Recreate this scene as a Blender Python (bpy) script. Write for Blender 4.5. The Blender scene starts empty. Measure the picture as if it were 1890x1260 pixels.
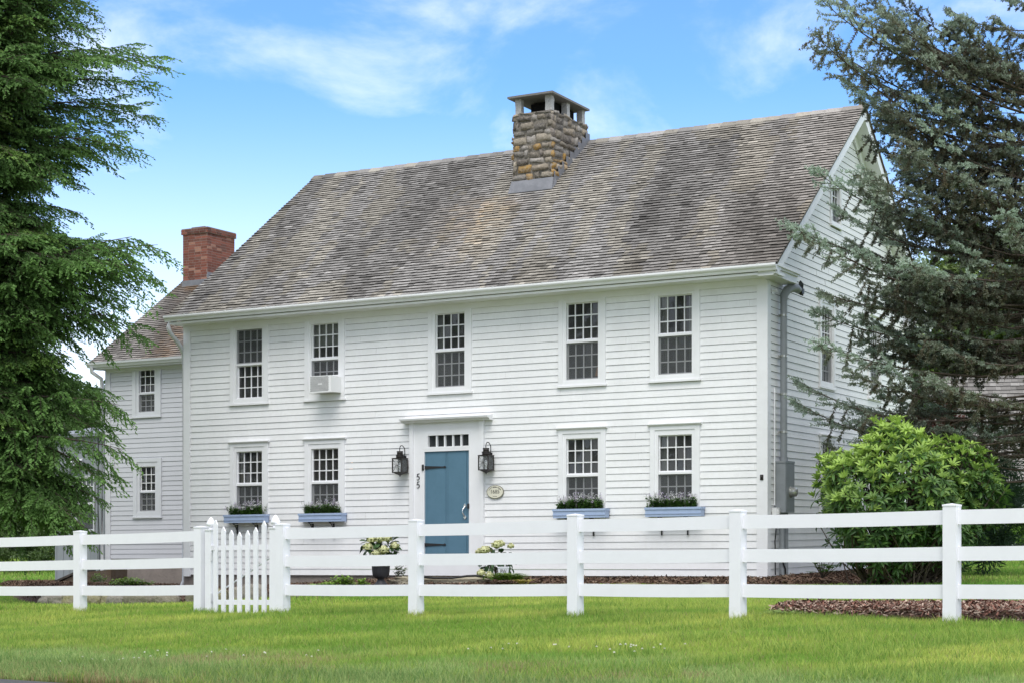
import bpy, math, random
import numpy as np
from math import radians, pi, sin, cos
RNG = np.random.default_rng(7)
random.seed(7)
scene = bpy.context.scene
COL = scene.collection
A = np.asarray

# ------------------------------------------------------------------ survey
F, CX, HY, EZ = 3122.0, 945.0, 965.0, 1.6      # lens (px), principal column, horizon row, eye height
U = A([.8835, -.4685, 0.]); V = A([.4685, .8835, 0.])   # along the facade, into the house
L = 12.03                                        # facade length
O = A([4.17, 27.7, 0.]) - L * U                  # front left corner of the house
SH = .0117                                       # the old house has settled towards its left end
def pt(px, py, Y):                               # a surveyed point at distance Y
    return A([(px - CX) / F * Y, Y, EZ + (HY - py) / F * Y])
def H(p):                                        # house (u, v, w) -> world
    p = A(p, float)
    q = p[..., 0:1] * U + p[..., 1:2] * V + O
    q = q.copy(); q[..., 2] = p[..., 2] + SH * (p[..., 0] - L)
    return q
def uv_of(X, Y):
    dx, dy = X - O[0], Y - O[1]
    return dx * U[0] + dy * U[1], dx * V[0] + dy * V[1]
def FAC(p):  p = A(p, float); return H(np.stack([p[..., 0], -p[..., 1], p[..., 2]], -1))          # (along, out, up) front wall
def GAB(p):  p = A(p, float); return H(np.stack([L + p[..., 1], p[..., 0], p[..., 2]], -1))       # right gable wall
WV = 5.9
def WNG(p):  p = A(p, float); return H(np.stack([p[..., 0], WV - p[..., 1], p[..., 2]], -1))      # wing front wall

def smooth(x, a, b):
    t = np.clip((x - a) / (b - a), 0, 1); return t * t * (3 - 2 * t)
TT = A([.805, -.593]); NN = A([.593, .805])
def sn(X, Y):
    return X * TT[0] + (Y - 18.18) * TT[1], X * NN[0] + (Y - 18.18) * NN[1]
def ground(X, Y):
    s, n = sn(X, Y)
    u, v = uv_of(X, Y); u = np.clip(u, -14, 22)
    zf = .583 + .0229 * np.clip(s, -17, 9)
    gh = .66 + SH * (u - L) - .44 * smooth(-u, -9, -2) + .02
    z = np.where(n < 0, zf + .042 * np.clip(n, -6.1, 0), zf + (gh - zf) * smooth(n, 0, 8))
    return z + .010 * np.sin(X * 1.7 + Y * .9) * np.sin(Y * 1.3 - X * .6)

# ------------------------------------------------------------------ value noise (numpy)
_P = RNG.random((256, 256))
def vnoise(x, y):
    xi = np.floor(x).astype(int); yi = np.floor(y).astype(int); fx = x - xi; fy = y - yi
    fx = fx * fx * (3 - 2 * fx); fy = fy * fy * (3 - 2 * fy)
    g = lambda a, b: _P[a % 256, b % 256]
    return (g(xi, yi) * (1 - fx) + g(xi + 1, yi) * fx) * (1 - fy) + (g(xi, yi + 1) * (1 - fx) + g(xi + 1, yi + 1) * fx) * fy
def fbm(x, y, o=4):
    r = 0; a = .5; t = 0
    for i in range(o):
        r = r + a * vnoise(x * 2 ** i + 17 * i, y * 2 ** i + 31 * i); t += a; a *= .5
    return r / t
def lerp(a, b, t):
    a = A(a, float); b = A(b, float); t = A(t, float)
    return a + (b - a) * (t[..., None] if t.ndim else t)

# ------------------------------------------------------------------ mesh builder
class MB:
    def __init__(s, xf=None):
        s.v = []; s.c = []; s.f = []; s.n = 0; s.xf = xf; s.sm = []
    def add(s, v, f, col=(1, 1, 1), smooth=False):
        v = A(v, float).reshape(-1, 3); f = A(f, int)
        s.v.append(v); c = A(col, float)
        s.c.append(np.broadcast_to(c, (len(v), 3)))
        s.f.append(f + s.n); s.sm.append(smooth); s.n += len(v)
    def box(s, x0, x1, y0, y1, z0, z1, col=(1, 1, 1)):
        v = [(x, y, z) for z in (z0, z1) for y in (y0, y1) for x in (x0, x1)]
        s.add(v, [(0, 2, 3, 1), (4, 5, 7, 6), (0, 1, 5, 4), (2, 6, 7, 3), (0, 4, 6, 2), (1, 3, 7, 5)], col)
    def prism(s, prof, axis, t0, t1, col=(1, 1, 1)):
        """profile of (p, q) pairs swept along axis 0/1/2 from t0 to t1"""
        n = len(prof); v = []
        for t in (t0, t1):
            for p, q in prof:
                v.append({0: (t, p, q), 1: (p, t, q), 2: (p, q, t)}[axis])
        s.add(v, [(i, (i + 1) % n, n + (i + 1) % n, n + i) for i in range(n)], col)
        k = s.n
        s.add(v[:n], [list(range(n))[::-1]], col); s.add(v[n:], [list(range(n))], col)
    def tube(s, path, r, seg=6, col=(1, 1, 1), caps=True):
        P = A(path, float); n = len(P); r = np.broadcast_to(A(r, float), (n,))
        T = np.gradient(P, axis=0); T /= np.linalg.norm(T, axis=1, keepdims=True) + 1e-9
        ref = A([0, 0, 1.]) if abs(T[:, 2]).mean() < .8 else A([1., 0, 0])
        B = np.cross(T, ref); B /= np.linalg.norm(B, axis=1, keepdims=True) + 1e-9; N = np.cross(B, T)
        a = np.linspace(0, 2 * pi, seg, endpoint=False)
        v = P[:, None] + r[:, None, None] * (np.cos(a)[None, :, None] * B[:, None] + np.sin(a)[None, :, None] * N[:, None])
        i = np.arange(n - 1)[:, None] * seg; j = np.arange(seg)[None]
        f = np.stack([i + j, i + (j + 1) % seg, i + seg + (j + 1) % seg, i + seg + j], -1).reshape(-1, 4)
        s.add(v, f, col, True)
        if caps:
            s.add(v[0], [list(range(seg))[::-1]], col); s.add(v[-1], [list(range(seg))], col)
    def lathe(s, prof, c=(0, 0, 0), seg=24, col=(1, 1, 1), ax=(1, 1), flat=False):
        prof = A(prof, float); n = len(prof); a = np.linspace(0, 2 * pi, seg, endpoint=False)
        v = np.stack([prof[:, 0:1] * np.cos(a) * ax[0] + c[0], prof[:, 0:1] * np.sin(a) * ax[1] + c[1], np.broadcast_to(prof[:, 1:2] + c[2], (n, seg))], -1)
        i = np.arange(n - 1)[:, None] * seg; j = np.arange(seg)[None]
        s.add(v, np.stack([i + j, i + (j + 1) % seg, i + seg + (j + 1) % seg, i + seg + j], -1).reshape(-1, 4), col, not flat)
    def merge(s, o, M=None, off=None):
        for v, c, f, sm in zip(o.v, o.c, o.f, o.sm): pass
    def mesh(s, name, mats, shift):
        V_ = np.concatenate(s.v); C_ = np.concatenate(s.c)
        if s.xf is not None: V_ = s.xf(V_)
        V_ = V_ - A(shift)
        me = bpy.data.meshes.new(name)
        me.vertices.add(len(V_)); me.vertices.foreach_set('co', V_.astype(np.float32).ravel())
        loops = np.concatenate([f.ravel() for f in s.f]); tot = np.concatenate([np.full(len(f), f.shape[1]) for f in s.f])
        st = np.concatenate([[0], np.cumsum(tot)[:-1]])
        me.loops.add(len(loops)); me.loops.foreach_set('vertex_index', loops.astype(np.int32))
        me.polygons.add(len(tot)); me.polygons.foreach_set('loop_start', st.astype(np.int32))
        sm = np.concatenate([np.full(len(f), m) for f, m in zip(s.f, s.sm)])
        me.polygons.foreach_set('use_smooth', sm)
        me.update(calc_edges=True)
        at = me.attributes.new('Col', 'FLOAT_COLOR', 'POINT')
        at.data.foreach_set('color', np.concatenate([C_, np.ones((len(C_), 1))], 1).astype(np.float32).ravel())
        me.materials.append(mats)
        return me
    def bottom(s):
        V_ = np.concatenate(s.v)
        if s.xf is not None: V_ = s.xf(V_)
        lo, hi = V_.min(0), V_.max(0)
        return A([(lo[0] + hi[0]) / 2, (lo[1] + hi[1]) / 2, lo[2]])

def tag(o, label=None, cat=None, group=None, kind=None):
    if label: o['label'] = label
    if cat: o['category'] = cat
    if group: o['group'] = group
    if kind: o['kind'] = kind
    return o
def thing(name, loc, label, cat, group=None):
    o = bpy.data.objects.new(name, None); COL.objects.link(o)
    o.location = [float(x) for x in loc]; o.empty_display_size = .2
    o['_org'] = [float(x) for x in loc]
    return tag(o, label, cat, group)
def obj(name, mb, mat, parent=None, **kw):
    """one mesh object; vertices are given in world space and stored relative to the thing's base"""
    if parent is None:
        org = mb.bottom()
    else:
        org = A(list(parent['_org']))
    o = bpy.data.objects.new(name, mb.mesh(name, mat, org)); COL.objects.link(o)
    if parent is None: o.location = org
    else: o.parent = parent
    o['_org'] = [float(x) for x in org]
    return tag(o, **kw)
def copy_tree(o, parent=None):
    c = o.copy(); COL.objects.link(c)
    if parent is not None: c.parent = parent
    for ch in list(o.children): copy_tree(ch, c)
    return c
def text_mb(txt, size, xf, depth=.004, col=(1, 1, 1), font=None):
    """lettering as real geometry; xf maps (x, out, y) to world"""
    cu = bpy.data.curves.new('t', 'FONT'); cu.body = txt; cu.size = size; cu.align_x = 'CENTER'; cu.align_y = 'CENTER'; cu.extrude = depth / 2
    ob = bpy.data.objects.new('t', cu); COL.objects.link(ob)
    dg = bpy.context.evaluated_depsgraph_get(); me = bpy.data.meshes.new_from_object(ob.evaluated_get(dg))
    v = np.empty(len(me.vertices) * 3); me.vertices.foreach_get('co', v); v = v.reshape(-1, 3)
    mb = MB(); w = xf(np.stack([v[:, 0], v[:, 2] + depth / 2, v[:, 1]], -1))
    base = None
    for p in me.polygons:
        pass
    mb.v.append(w); mb.c.append(np.broadcast_to(A(col, float), (len(w), 3))); mb.n = len(w)
    for k in (3, 4, 5, 6, 7, 8, 9, 10, 11, 12, 13, 14, 15, 16, 17, 18, 19, 20):
        fs = [list(p.vertices) for p in me.polygons if len(p.vertices) == k]
        if fs: mb.f.append(A(fs)); mb.sm.append(False)
    bpy.data.objects.remove(ob); bpy.data.curves.remove(cu); bpy.data.meshes.remove(me)
    return mb

# ------------------------------------------------------------------ materials
def mat(name, col=(.8, .8, .8), rough=.6, spec=.4, attr=False, noise=None, noise2=None, bump=None, metal=0., trans=None, emit=None, coat=0.):
    """noise=(scale, colour, amount[, stretch]) mottles the base colour; bump=(scale, strength, distance); trans=translucent share for leaves"""
    m = bpy.data.materials.new(name); m.use_nodes = True; nt = m.node_tree; N = nt.nodes; K = nt.links
    b = N['Principled BSDF']; out = N['Material Output']
    b.inputs['Roughness'].default_value = rough; b.inputs['Specular IOR Level'].default_value = spec; b.inputs['Metallic'].default_value = metal
    if coat: b.inputs['Coat Weight'].default_value = coat
    tc = N.new('ShaderNodeTexCoord')
    rgb = N.new('ShaderNodeRGB'); rgb.outputs[0].default_value = (*col, 1); cur = rgb.outputs[0]
    if attr:
        at = N.new('ShaderNodeAttribute'); at.attribute_name = 'Col'
        mx = N.new('ShaderNodeMix'); mx.data_type = 'RGBA'; mx.blend_type = 'MULTIPLY'; mx.inputs[0].default_value = 1
        K.new(cur, mx.inputs[6]); K.new(at.outputs['Color'], mx.inputs[7]); cur = mx.outputs[2]
    for nz in (noise, noise2):
        if not nz: continue
        mp = N.new('ShaderNodeMapping'); K.new(tc.outputs['Object'], mp.inputs[0])
        if len(nz) > 3: mp.inputs['Scale'].default_value = nz[3]
        t = N.new('ShaderNodeTexNoise'); t.inputs['Scale'].default_value = nz[0]; t.inputs['Detail'].default_value = 6; t.inputs['Roughness'].default_value = .65
        K.new(mp.outputs[0], t.inputs['Vector'])
        r = N.new('ShaderNodeMapRange'); r.inputs[1].default_value = .42; r.inputs[2].default_value = .68; r.inputs[4].default_value = nz[2]
        K.new(t.outputs['Fac'], r.inputs[0])
        mx = N.new('ShaderNodeMix'); mx.data_type = 'RGBA'; K.new(r.outputs[0], mx.inputs[0]); K.new(cur, mx.inputs[6]); mx.inputs[7].default_value = (*nz[1], 1)
        cur = mx.outputs[2]
    K.new(cur, b.inputs['Base Color'])
    if bump:
        t = N.new('ShaderNodeTexNoise'); t.inputs['Scale'].default_value = bump[0]; t.inputs['Detail'].default_value = 5
        if len(bump) > 3:
            mp = N.new('ShaderNodeMapping'); K.new(tc.outputs['Object'], mp.inputs[0]); mp.inputs['Scale'].default_value = bump[3]; K.new(mp.outputs[0], t.inputs['Vector'])
        else: K.new(tc.outputs['Object'], t.inputs['Vector'])
        bp = N.new('ShaderNodeBump'); bp.inputs['Strength'].default_value = bump[1]; bp.inputs['Distance'].default_value = bump[2]
        K.new(t.outputs['Fac'], bp.inputs['Height']); K.new(bp.outputs[0], b.inputs['Normal'])
    if trans:
        tl = N.new('ShaderNodeBsdfTranslucent'); K.new(cur, tl.inputs['Color'])
        ms = N.new('ShaderNodeMixShader'); ms.inputs[0].default_value = trans
        K.new(b.outputs[0], ms.inputs[1]); K.new(tl.outputs[0], ms.inputs[2]); K.new(ms.outputs[0], out.inputs['Surface'])
    if emit:
        b.inputs['Emission Color'].default_value = (*emit[0], 1); b.inputs['Emission Strength'].default_value = emit[1]
    return m
def see_through_mat(name, col, share, rough=.5, glossy=False):
    m = bpy.data.materials.new(name); m.use_nodes = True; nt = m.node_tree; N = nt.nodes; K = nt.links
    b = N['Principled BSDF']; b.inputs['Base Color'].default_value = (*col, 1); b.inputs['Roughness'].default_value = rough
    t = N.new('ShaderNodeBsdfTransparent'); ms = N.new('ShaderNodeMixShader'); ms.inputs[0].default_value = share
    K.new(b.outputs[0], ms.inputs[1]); K.new(t.outputs[0], ms.inputs[2]); K.new(ms.outputs[0], N['Material Output'].inputs['Surface'])
    return m
def pane_mat():
    m = bpy.data.materials.new('old window glass'); m.use_nodes = True; nt = m.node_tree; N = nt.nodes; K = nt.links; N.remove(N['Principled BSDF'])
    g = N.new('ShaderNodeBsdfGlossy'); g.inputs['Roughness'].default_value = .02; t = N.new('ShaderNodeBsdfTransparent'); t.inputs['Color'].default_value = (.78, .82, .81, 1)
    tc = N.new('ShaderNodeTexCoord'); nz = N.new('ShaderNodeTexNoise'); nz.inputs['Scale'].default_value = 2.6; nz.inputs['Detail'].default_value = 2; K.new(tc.outputs['Object'], nz.inputs['Vector'])
    bp = N.new('ShaderNodeBump'); bp.inputs['Strength'].default_value = .12; bp.inputs['Distance'].default_value = .02; K.new(nz.outputs['Fac'], bp.inputs['Height']); K.new(bp.outputs[0], g.inputs['Normal'])
    fr = N.new('ShaderNodeFresnel'); fr.inputs['IOR'].default_value = 1.6; ms = N.new('ShaderNodeMixShader'); K.new(fr.outputs[0], ms.inputs[0]); K.new(t.outputs[0], ms.inputs[1]); K.new(g.outputs[0], ms.inputs[2])
    df = N.new('ShaderNodeBsdfDiffuse'); df.inputs['Color'].default_value = (.45, .47, .48, 1); m2 = N.new('ShaderNodeMixShader'); m2.inputs[0].default_value = .07      # grey diffuse share painted in to lighten the near-black panes
    K.new(ms.outputs[0], m2.inputs[1]); K.new(df.outputs[0], m2.inputs[2]); K.new(m2.outputs[0], N['Material Output'].inputs['Surface'])
    return m
M = {}
M['siding'] = mat('white clapboard paint', (.83, .83, .835), .55, .3, attr=True, noise=(2.2, (.70, .70, .71), .45, (1, 1, .35)), noise2=(14, (.66, .65, .62), .22))
M['trim'] = mat('white trim paint', (.80, .80, .815), .45, .35, attr=True, noise=(3.5, (.70, .70, .70), .35))
M['wingside'] = mat('darker grey white clapboard paint', (.53, .535, .57), .6, .3, attr=True, noise=(2.2, (.47, .475, .505), .5, (1, 1, .35)))  # one tone darker than the main house siding
M['wingtrim'] = mat('darker white trim paint', (.56, .57, .60), .5, .35, attr=True, noise=(4, (.48, .49, .51), .4))  # one tone darker than the main house trim
M['vinyl'] = mat('white vinyl', (.83, .825, .87), .35, .4, attr=True, noise=(5, (.76, .755, .79), .35))
M['shingle'] = mat('weathered wood shingle', (1, 1, 1), .85, .2, attr=True, noise=(30, (.06, .055, .05), .22, (1, .25, .25)), bump=(60, .5, .01, (1, .2, .2)))
M['stone'] = mat('fieldstone', (1, 1, 1), .9, .2, attr=True, noise=(9, (.16, .14, .115), .55), noise2=(24, (.40, .36, .30), .45), bump=(22, .9, .03))
M['granite'] = mat('pale granite', (.46, .455, .44), .85, .25, attr=True, noise=(40, (.22, .21, .2), .7), bump=(40, .5, .01))
M['brick'] = mat('old red brick', (1, 1, 1), .9, .2, attr=True, noise=(16, (.20, .14, .12), .45), bump=(50, .6, .01))
M['lead'] = mat('dark lead flashing', (.15, .155, .17), .5, .5, attr=True, noise=(6, (.24, .24, .26), .5))
M['concrete'] = mat('old concrete foundation', (.26, .225, .20), .95, .2, attr=True, noise=(3, (.17, .15, .135), .7), bump=(20, .5, .02))
M['glass'] = mat('dark window glass', (.026, .028, .030), .03, .4, attr=True, noise=(1.1, (.05, .054, .056), .6), bump=(2.3, .08, .02))
M['room'] = mat('dim room', (.24, .21, .185), .9, .1, attr=True)
M['curtain'] = mat('linen curtain', (.42, .40, .36), .9, .1)
M['pane'] = pane_mat()
M['screen'] = see_through_mat('insect screen', (.085, .09, .095), .52, .7)
M['muntin'] = mat('white muntin paint', (.74, .74, .75), .5, .3, attr=True)
M['bluedoor'] = mat('blue grey door paint', (.095, .19, .265), .5, .35, attr=True, noise=(5, (.08, .165, .23), .6), bump=(80, .06, .004))
M['bluebox'] = mat('pale blue paint', (.37, .46, .64), .6, .3, attr=True, noise=(10, (.30, .39, .56), .5))
M['iron'] = mat('black wrought iron', (.018, .018, .02), .5, .5, attr=True)
M['bronze'] = mat('dark bronze', (.035, .030, .028), .5, .5, attr=True, noise=(30, (.07, .06, .055), .5), metal=.4)
M['silver'] = mat('bright steel handle', (.75, .75, .76), .25, .5, metal=.8)
M['lglass'] = see_through_mat('lantern glass', (.6, .64, .65), .82, .1)
M['bulb'] = mat('frosted bulb', (.78, .80, .80), .3, .5)
M['cream'] = mat('cream plaque enamel', (.70, .68, .56), .5, .4, attr=True)
M['ink'] = mat('grey lettering', (.16, .15, .13), .6, .3)
M['acwhite'] = mat('white enamel', (.78, .78, .78), .4, .4, attr=True)
M['dark'] = mat('dark hollow', (.012, .012, .012), .9, .1)
M['galv'] = mat('grey painted steel', (.25, .27, .285), .5, .45, attr=True, noise=(8, (.20, .215, .225), .6))
M['meter'] = mat('meter glass', (.42, .43, .40), .2, .6, metal=.5)
M['alum'] = mat('grey white aluminium downspout', (.62, .63, .65), .4, .5, attr=True, noise=(7, (.45, .45, .45), .4))
M['bark'] = mat('conifer bark', (.125, .098, .078), .95, .1, attr=True, noise=(12, (.04, .032, .026), .7), bump=(18, .9, .03))
M['needle'] = mat('conifer needles', (1, 1, 1), .55, .25, attr=True, trans=.34)
M['leaf'] = mat('broad leaves', (1, 1, 1), .45, .35, attr=True, trans=.25)
M['petal'] = mat('petals', (1, 1, 1), .7, .15, attr=True, trans=.3)
M['grass'] = mat('grass blades', (1, 1, 1), .6, .2, attr=True, trans=.45)
M['lawn'] = mat('lawn soil and thatch', (1, 1, 1), .95, .1, attr=True, noise=(7, (.10, .15, .03), .5), bump=(30, .8, .03))
M['asphalt'] = mat('asphalt', (.07, .07, .072), .9, .2, noise=(60, (.13, .125, .12), .6), bump=(120, .6, .006))
M['mulch'] = mat('shredded bark mulch', (.085, .055, .042), .95, .1, attr=True, noise=(14, (.15, .10, .075), .6), bump=(30, 1., .05))
M['chip'] = mat('bark chips', (1, 1, 1), .95, .1, attr=True)
M['urn'] = mat('black urn', (.03, .031, .036), .55, .4, attr=True)
M['potwhite'] = mat('white nursery pot', (.72, .73, .78), .4, .4)
M['hose'] = mat('black hose', (.012, .012, .013), .5, .4)
M['boards'] = mat('grey vertical boards', (.27, .29, .315), .75, .2, attr=True, noise=(3, (.21, .23, .25), .5, (1, 1, .2)))
M['garageside'] = mat('pale grey green siding', (.36, .40, .39), .7, .2, attr=True)

# ================================================================== WALL BUILDERS
def subtract(a0, a1, cuts):
    segs = [(a0, a1)]
    for c0, c1 in cuts:
        segs = [t for s in segs for t in ((s[0], min(s[1], c0)), (max(s[0], c1), s[1])) if t[1] - t[0] > .004]
    return segs
def clapboards(mb, w0, w1, e, span, openings, seed=0, tone=.045):
    rng = np.random.default_rng(seed); k = 0; z = w0
    while z < w1 - .01:
        zt = min(z + e, w1); a0, a1 = span((z + zt) / 2)
        if a1 - a0 < .05: break
        # boards of random length in this course
        xs = [a0]
        while xs[-1] < a1: xs.append(xs[-1] + rng.uniform(2.2, 4.8))
        xs[-1] = a1
        lev = sorted({z, zt} | {t for o in openings for t in (o[2], o[3]) if z < t < zt})
        for b0, b1 in zip(xs[:-1], xs[1:]):
            c = 1 - tone * rng.random(); dj = rng.uniform(-.0015, .0015)
            for za, zb in zip(lev[:-1], lev[1:]):
                cuts = [(o[0], o[1]) for o in openings if o[2] < zb - .001 and o[3] > za + .001]
                for x0, x1 in subtract(b0 + .0005, b1 - .0005, cuts):
                    n = max(2, int((x1 - x0) / .7) + 1); x = np.linspace(x0, x1, n)
                    wob = .004 * (vnoise(x * .8 + 3.3 * seed, np.full(n, k * 1.7)) - .5)
                    wob2 = .004 * (vnoise(x * .8 + 3.3 * seed, np.full(n, (k + 1) * 1.7)) - .5)
                    da = .0145 - .0105 * (za - z) / e + dj; db = .0145 - .0105 * (zb - z) / e + dj; ga = .0026 if za == z else 0.; gb = .0018 if zb == zt else 0.
                    v = np.concatenate([np.stack([x, np.full(n, da), za + ga + wob], -1), np.stack([x, np.full(n, db), zb - gb + wob2], -1),
                                        np.stack([x, np.full(n, -.012), za + ga + wob + .012], -1)])
                    i = np.arange(n - 1)
                    f = np.concatenate([np.stack([i, i + 1, n + i + 1, n + i], -1), np.stack([2 * n + i, 2 * n + i + 1, i + 1, i], -1)])
                    mb.add(v, f, (c, c, c))
        z = zt; k += 1
def window(root, xf, a0, a1, z0, z1, mats, cols=4, rows=3, side=.145, head=.10, foot=.13, crown=False, mid=None, screen='lower', drape=0., shade=0.):
    """a0..a1, z0..z1 is the glass; the casing stands round it.  window > sash, pane, screen, sill"""
    mid = mid if mid is not None else z0 + .49 * (z1 - z0)
    A0, A1, Z0, Z1 = a0 - side, a1 + side, z0 - foot, z1 + head
    m = MB(xf); b = side * .58
    m.box(A0, A0 + b, -.03, .036, Z0 + .035, Z1); m.box(A1 - b, A1, -.03, .036, Z0 + .035, Z1)          # outer casing
    m.box(A0 + b, A1 - b, -.03, .036, Z1 - head * .45, Z1)
    t = side - b
    m.box(A0 + b, a0, -.09, .022, z0 - .03, z1 + head * .55); m.box(a1, A1 - b, -.09, .022, z0 - .03, z1 + head * .55)
    m.box(a0, a1, -.09, .022, z1, z1 + head * .55); m.box(a0, a1, -.09, .024, z0 - .03, z0)
    m.box(A0 + b, A1 - b, -.03, .030, Z0 + .035, z0 - .03)
    m.box(a0, a1, -.03, .012, mid - .02, mid + .018)                                                   # storm meeting rail
    w = obj('window', m, mats[0], root)
    s = MB(xf); s.box(A0 - .02, A1 + .02, -.01, .052, Z0, Z0 + .035); obj('sill', s, mats[0], w)
    if crown:
        c = MB(xf); c.prism([(-.01, Z1), (.055, Z1), (.075, Z1 + .02), (.075, Z1 + .035), (-.01, Z1 + .05)], 0, A0 - .035, A1 + .035); obj('crown_moulding', c, mats[0], w)
    for k, (zb, zt, dd) in enumerate(((z0, mid - .02, -.055), (mid + .018, z1, -.035))):
        q = MB(xf); r = .020 if cols > 3 else .017; g = .018
        q.box(a0, a0 + g, dd - .01, dd + .012, zb, zt); q.box(a1 - g, a1, dd - .01, dd + .012, zb, zt)
        q.box(a0 + g, a1 - g, dd - .01, dd + .012, zb, zb + g * 1.3); q.box(a0 + g, a1 - g, dd - .01, dd + .012, zt - g, zt)
        for i in range(1, cols):
            x = a0 + (a1 - a0) * i / cols; q.box(x - r / 2, x + r / 2, dd - .008, dd + .008, zb + g * 1.3, zt - g)
        for j in range(1, rows):
            zz = zb + (zt - zb) * j / rows; q.box(a0 + g, a1 - g, dd - .0075, dd + .0075, zz - r / 2, zz + r / 2)
        obj('sash', q, M['muntin'], w)
        p = MB(xf)                                           # one sheet of wavy old panes
        for i in range(cols):
            for j in range(rows):
                x0 = a0 + (a1 - a0) * i / cols; x1 = a0 + (a1 - a0) * (i + 1) / cols; y0 = zb + (zt - zb) * j / rows; y1 = zb + (zt - zb) * (j + 1) / rows
                tx, ty = random.uniform(-.004, .004), random.uniform(-.005, .005); d0 = dd - .016
                p.add([(x0, d0 - tx - ty, y0), (x1, d0 + tx - ty, y0), (x1, d0 + tx + ty, y1), (x0, d0 - tx + ty, y1)], [(0, 1, 2, 3)], np.full(3, random.uniform(.65, 1.5)))
        obj('pane', p, M['pane'], w)
        if (screen == 'lower' and k == 0) or (screen == 'upper' and k == 1):
            n = MB(xf); d1 = -.006 if k == 0 else -.004
            n.add([(a0, d1, zb), (a1, d1, zb), (a1, d1, zt), (a0, d1, zt)], [(0, 1, 2, 3)]); obj('screen', n, M['screen'], w)
    rm = MB(xf); tn2 = random.uniform(.7, 1.3); x0, x1, d0, d1, y0, y1 = a0 - .25, a1 + .25, -.095, -1.3, z0 - .25, z1 + .2
    rm.add([(x0, d1, y0), (x1, d1, y0), (x1, d1, y1), (x0, d1, y1), (x0, d0, y0), (x1, d0, y0), (x1, d0, y1), (x0, d0, y1)], [(0, 1, 2, 3), (0, 4, 5, 1), (3, 2, 6, 7), (0, 3, 7, 4), (1, 5, 6, 2)], np.full(3, tn2)); obj('room_interior', rm, M['room'], w)
    if drape:
        for s0, s1 in ((a0 - .02, a0 + drape * (a1 - a0)), (a1 - drape * (a1 - a0), a1 + .02)):
            c = MB(xf); n = 15; xx = np.linspace(s0, s1, n); dd2 = -.16 + .018 * np.sin(np.linspace(0, 3.5 * 2 * pi, n)); v = np.concatenate([np.stack([xx, dd2, np.full(n, z0 - .05)], -1), np.stack([xx, dd2, np.full(n, z1 + .05)], -1)]); i = np.arange(n - 1)
            c.add(v, np.stack([i, i + 1, n + i + 1, n + i], -1), (1, 1, 1), True); obj('curtain', c, M['curtain'], w)
    if shade:
        c = MB(xf); c.box(a0 - .02, a1 + .02, -.125, -.12, z1 - shade * (z1 - z0), z1 + .03); obj('roller_shade', c, M['curtain'], w)
    return w
def shingles(mb, u0, u1, slope_len, e, plane, seed, tone, w=(.08, .21)):
    """one wedge per shingle; plane maps (u, s, n) to house coordinates"""
    rng = np.random.default_rng(seed); k = 0; s = 0.
    vs = []; cs = []
    while s < slope_len - .02:
        st = min(s + e + .03, slope_len); u = u0 - rng.uniform(0, .1)
        while u < u1:
            wd = rng.uniform(*w); a, b = max(u, u0), min(u + wd - .004, u1); u += wd
            if b - a < .015: continue
            ds = rng.normal(0, .004) + .012 * (vnoise(A([u * .7]), A([k * 1.3]))[0] - .5) if k else 0; dn = abs(rng.normal(0, .002)); tn = rng.uniform(.024, .031)
            c = tone((a + b) / 2, s, rng)
            sk = rng.normal(0, .002)
            vs.append([(a, s + ds - sk, tn + dn), (b, s + ds + sk, tn + dn), (b, st, .003 + dn), (a, st, .003 + dn), (a, s + ds, -.004), (b, s + ds, -.004), (b, st, -.004), (a, st, -.004),
                       (a, s + ds - sk, tn + dn), (b, s + ds + sk, tn + dn), (a, s + ds, -.004), (b, s + ds, -.004)])
            cs.append(np.concatenate([np.broadcast_to(c, (8, 3)), np.broadcast_to(A(c) * .10 + .008, (4, 3))]))      # butt ends coloured much darker than the faces
        s += e * rng.uniform(.97, 1.03); k += 1
    vs = plane(A(vs).reshape(-1, 3)); n = len(vs) // 12
    base = np.arange(n)[:, None, None] * 12
    f = (base + A([(0, 1, 2, 3), (10, 11, 9, 8), (1, 5, 6, 2), (4, 0, 3, 7)])[None]).reshape(-1, 4)
    mb.add(vs, f, np.concatenate(cs))
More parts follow.
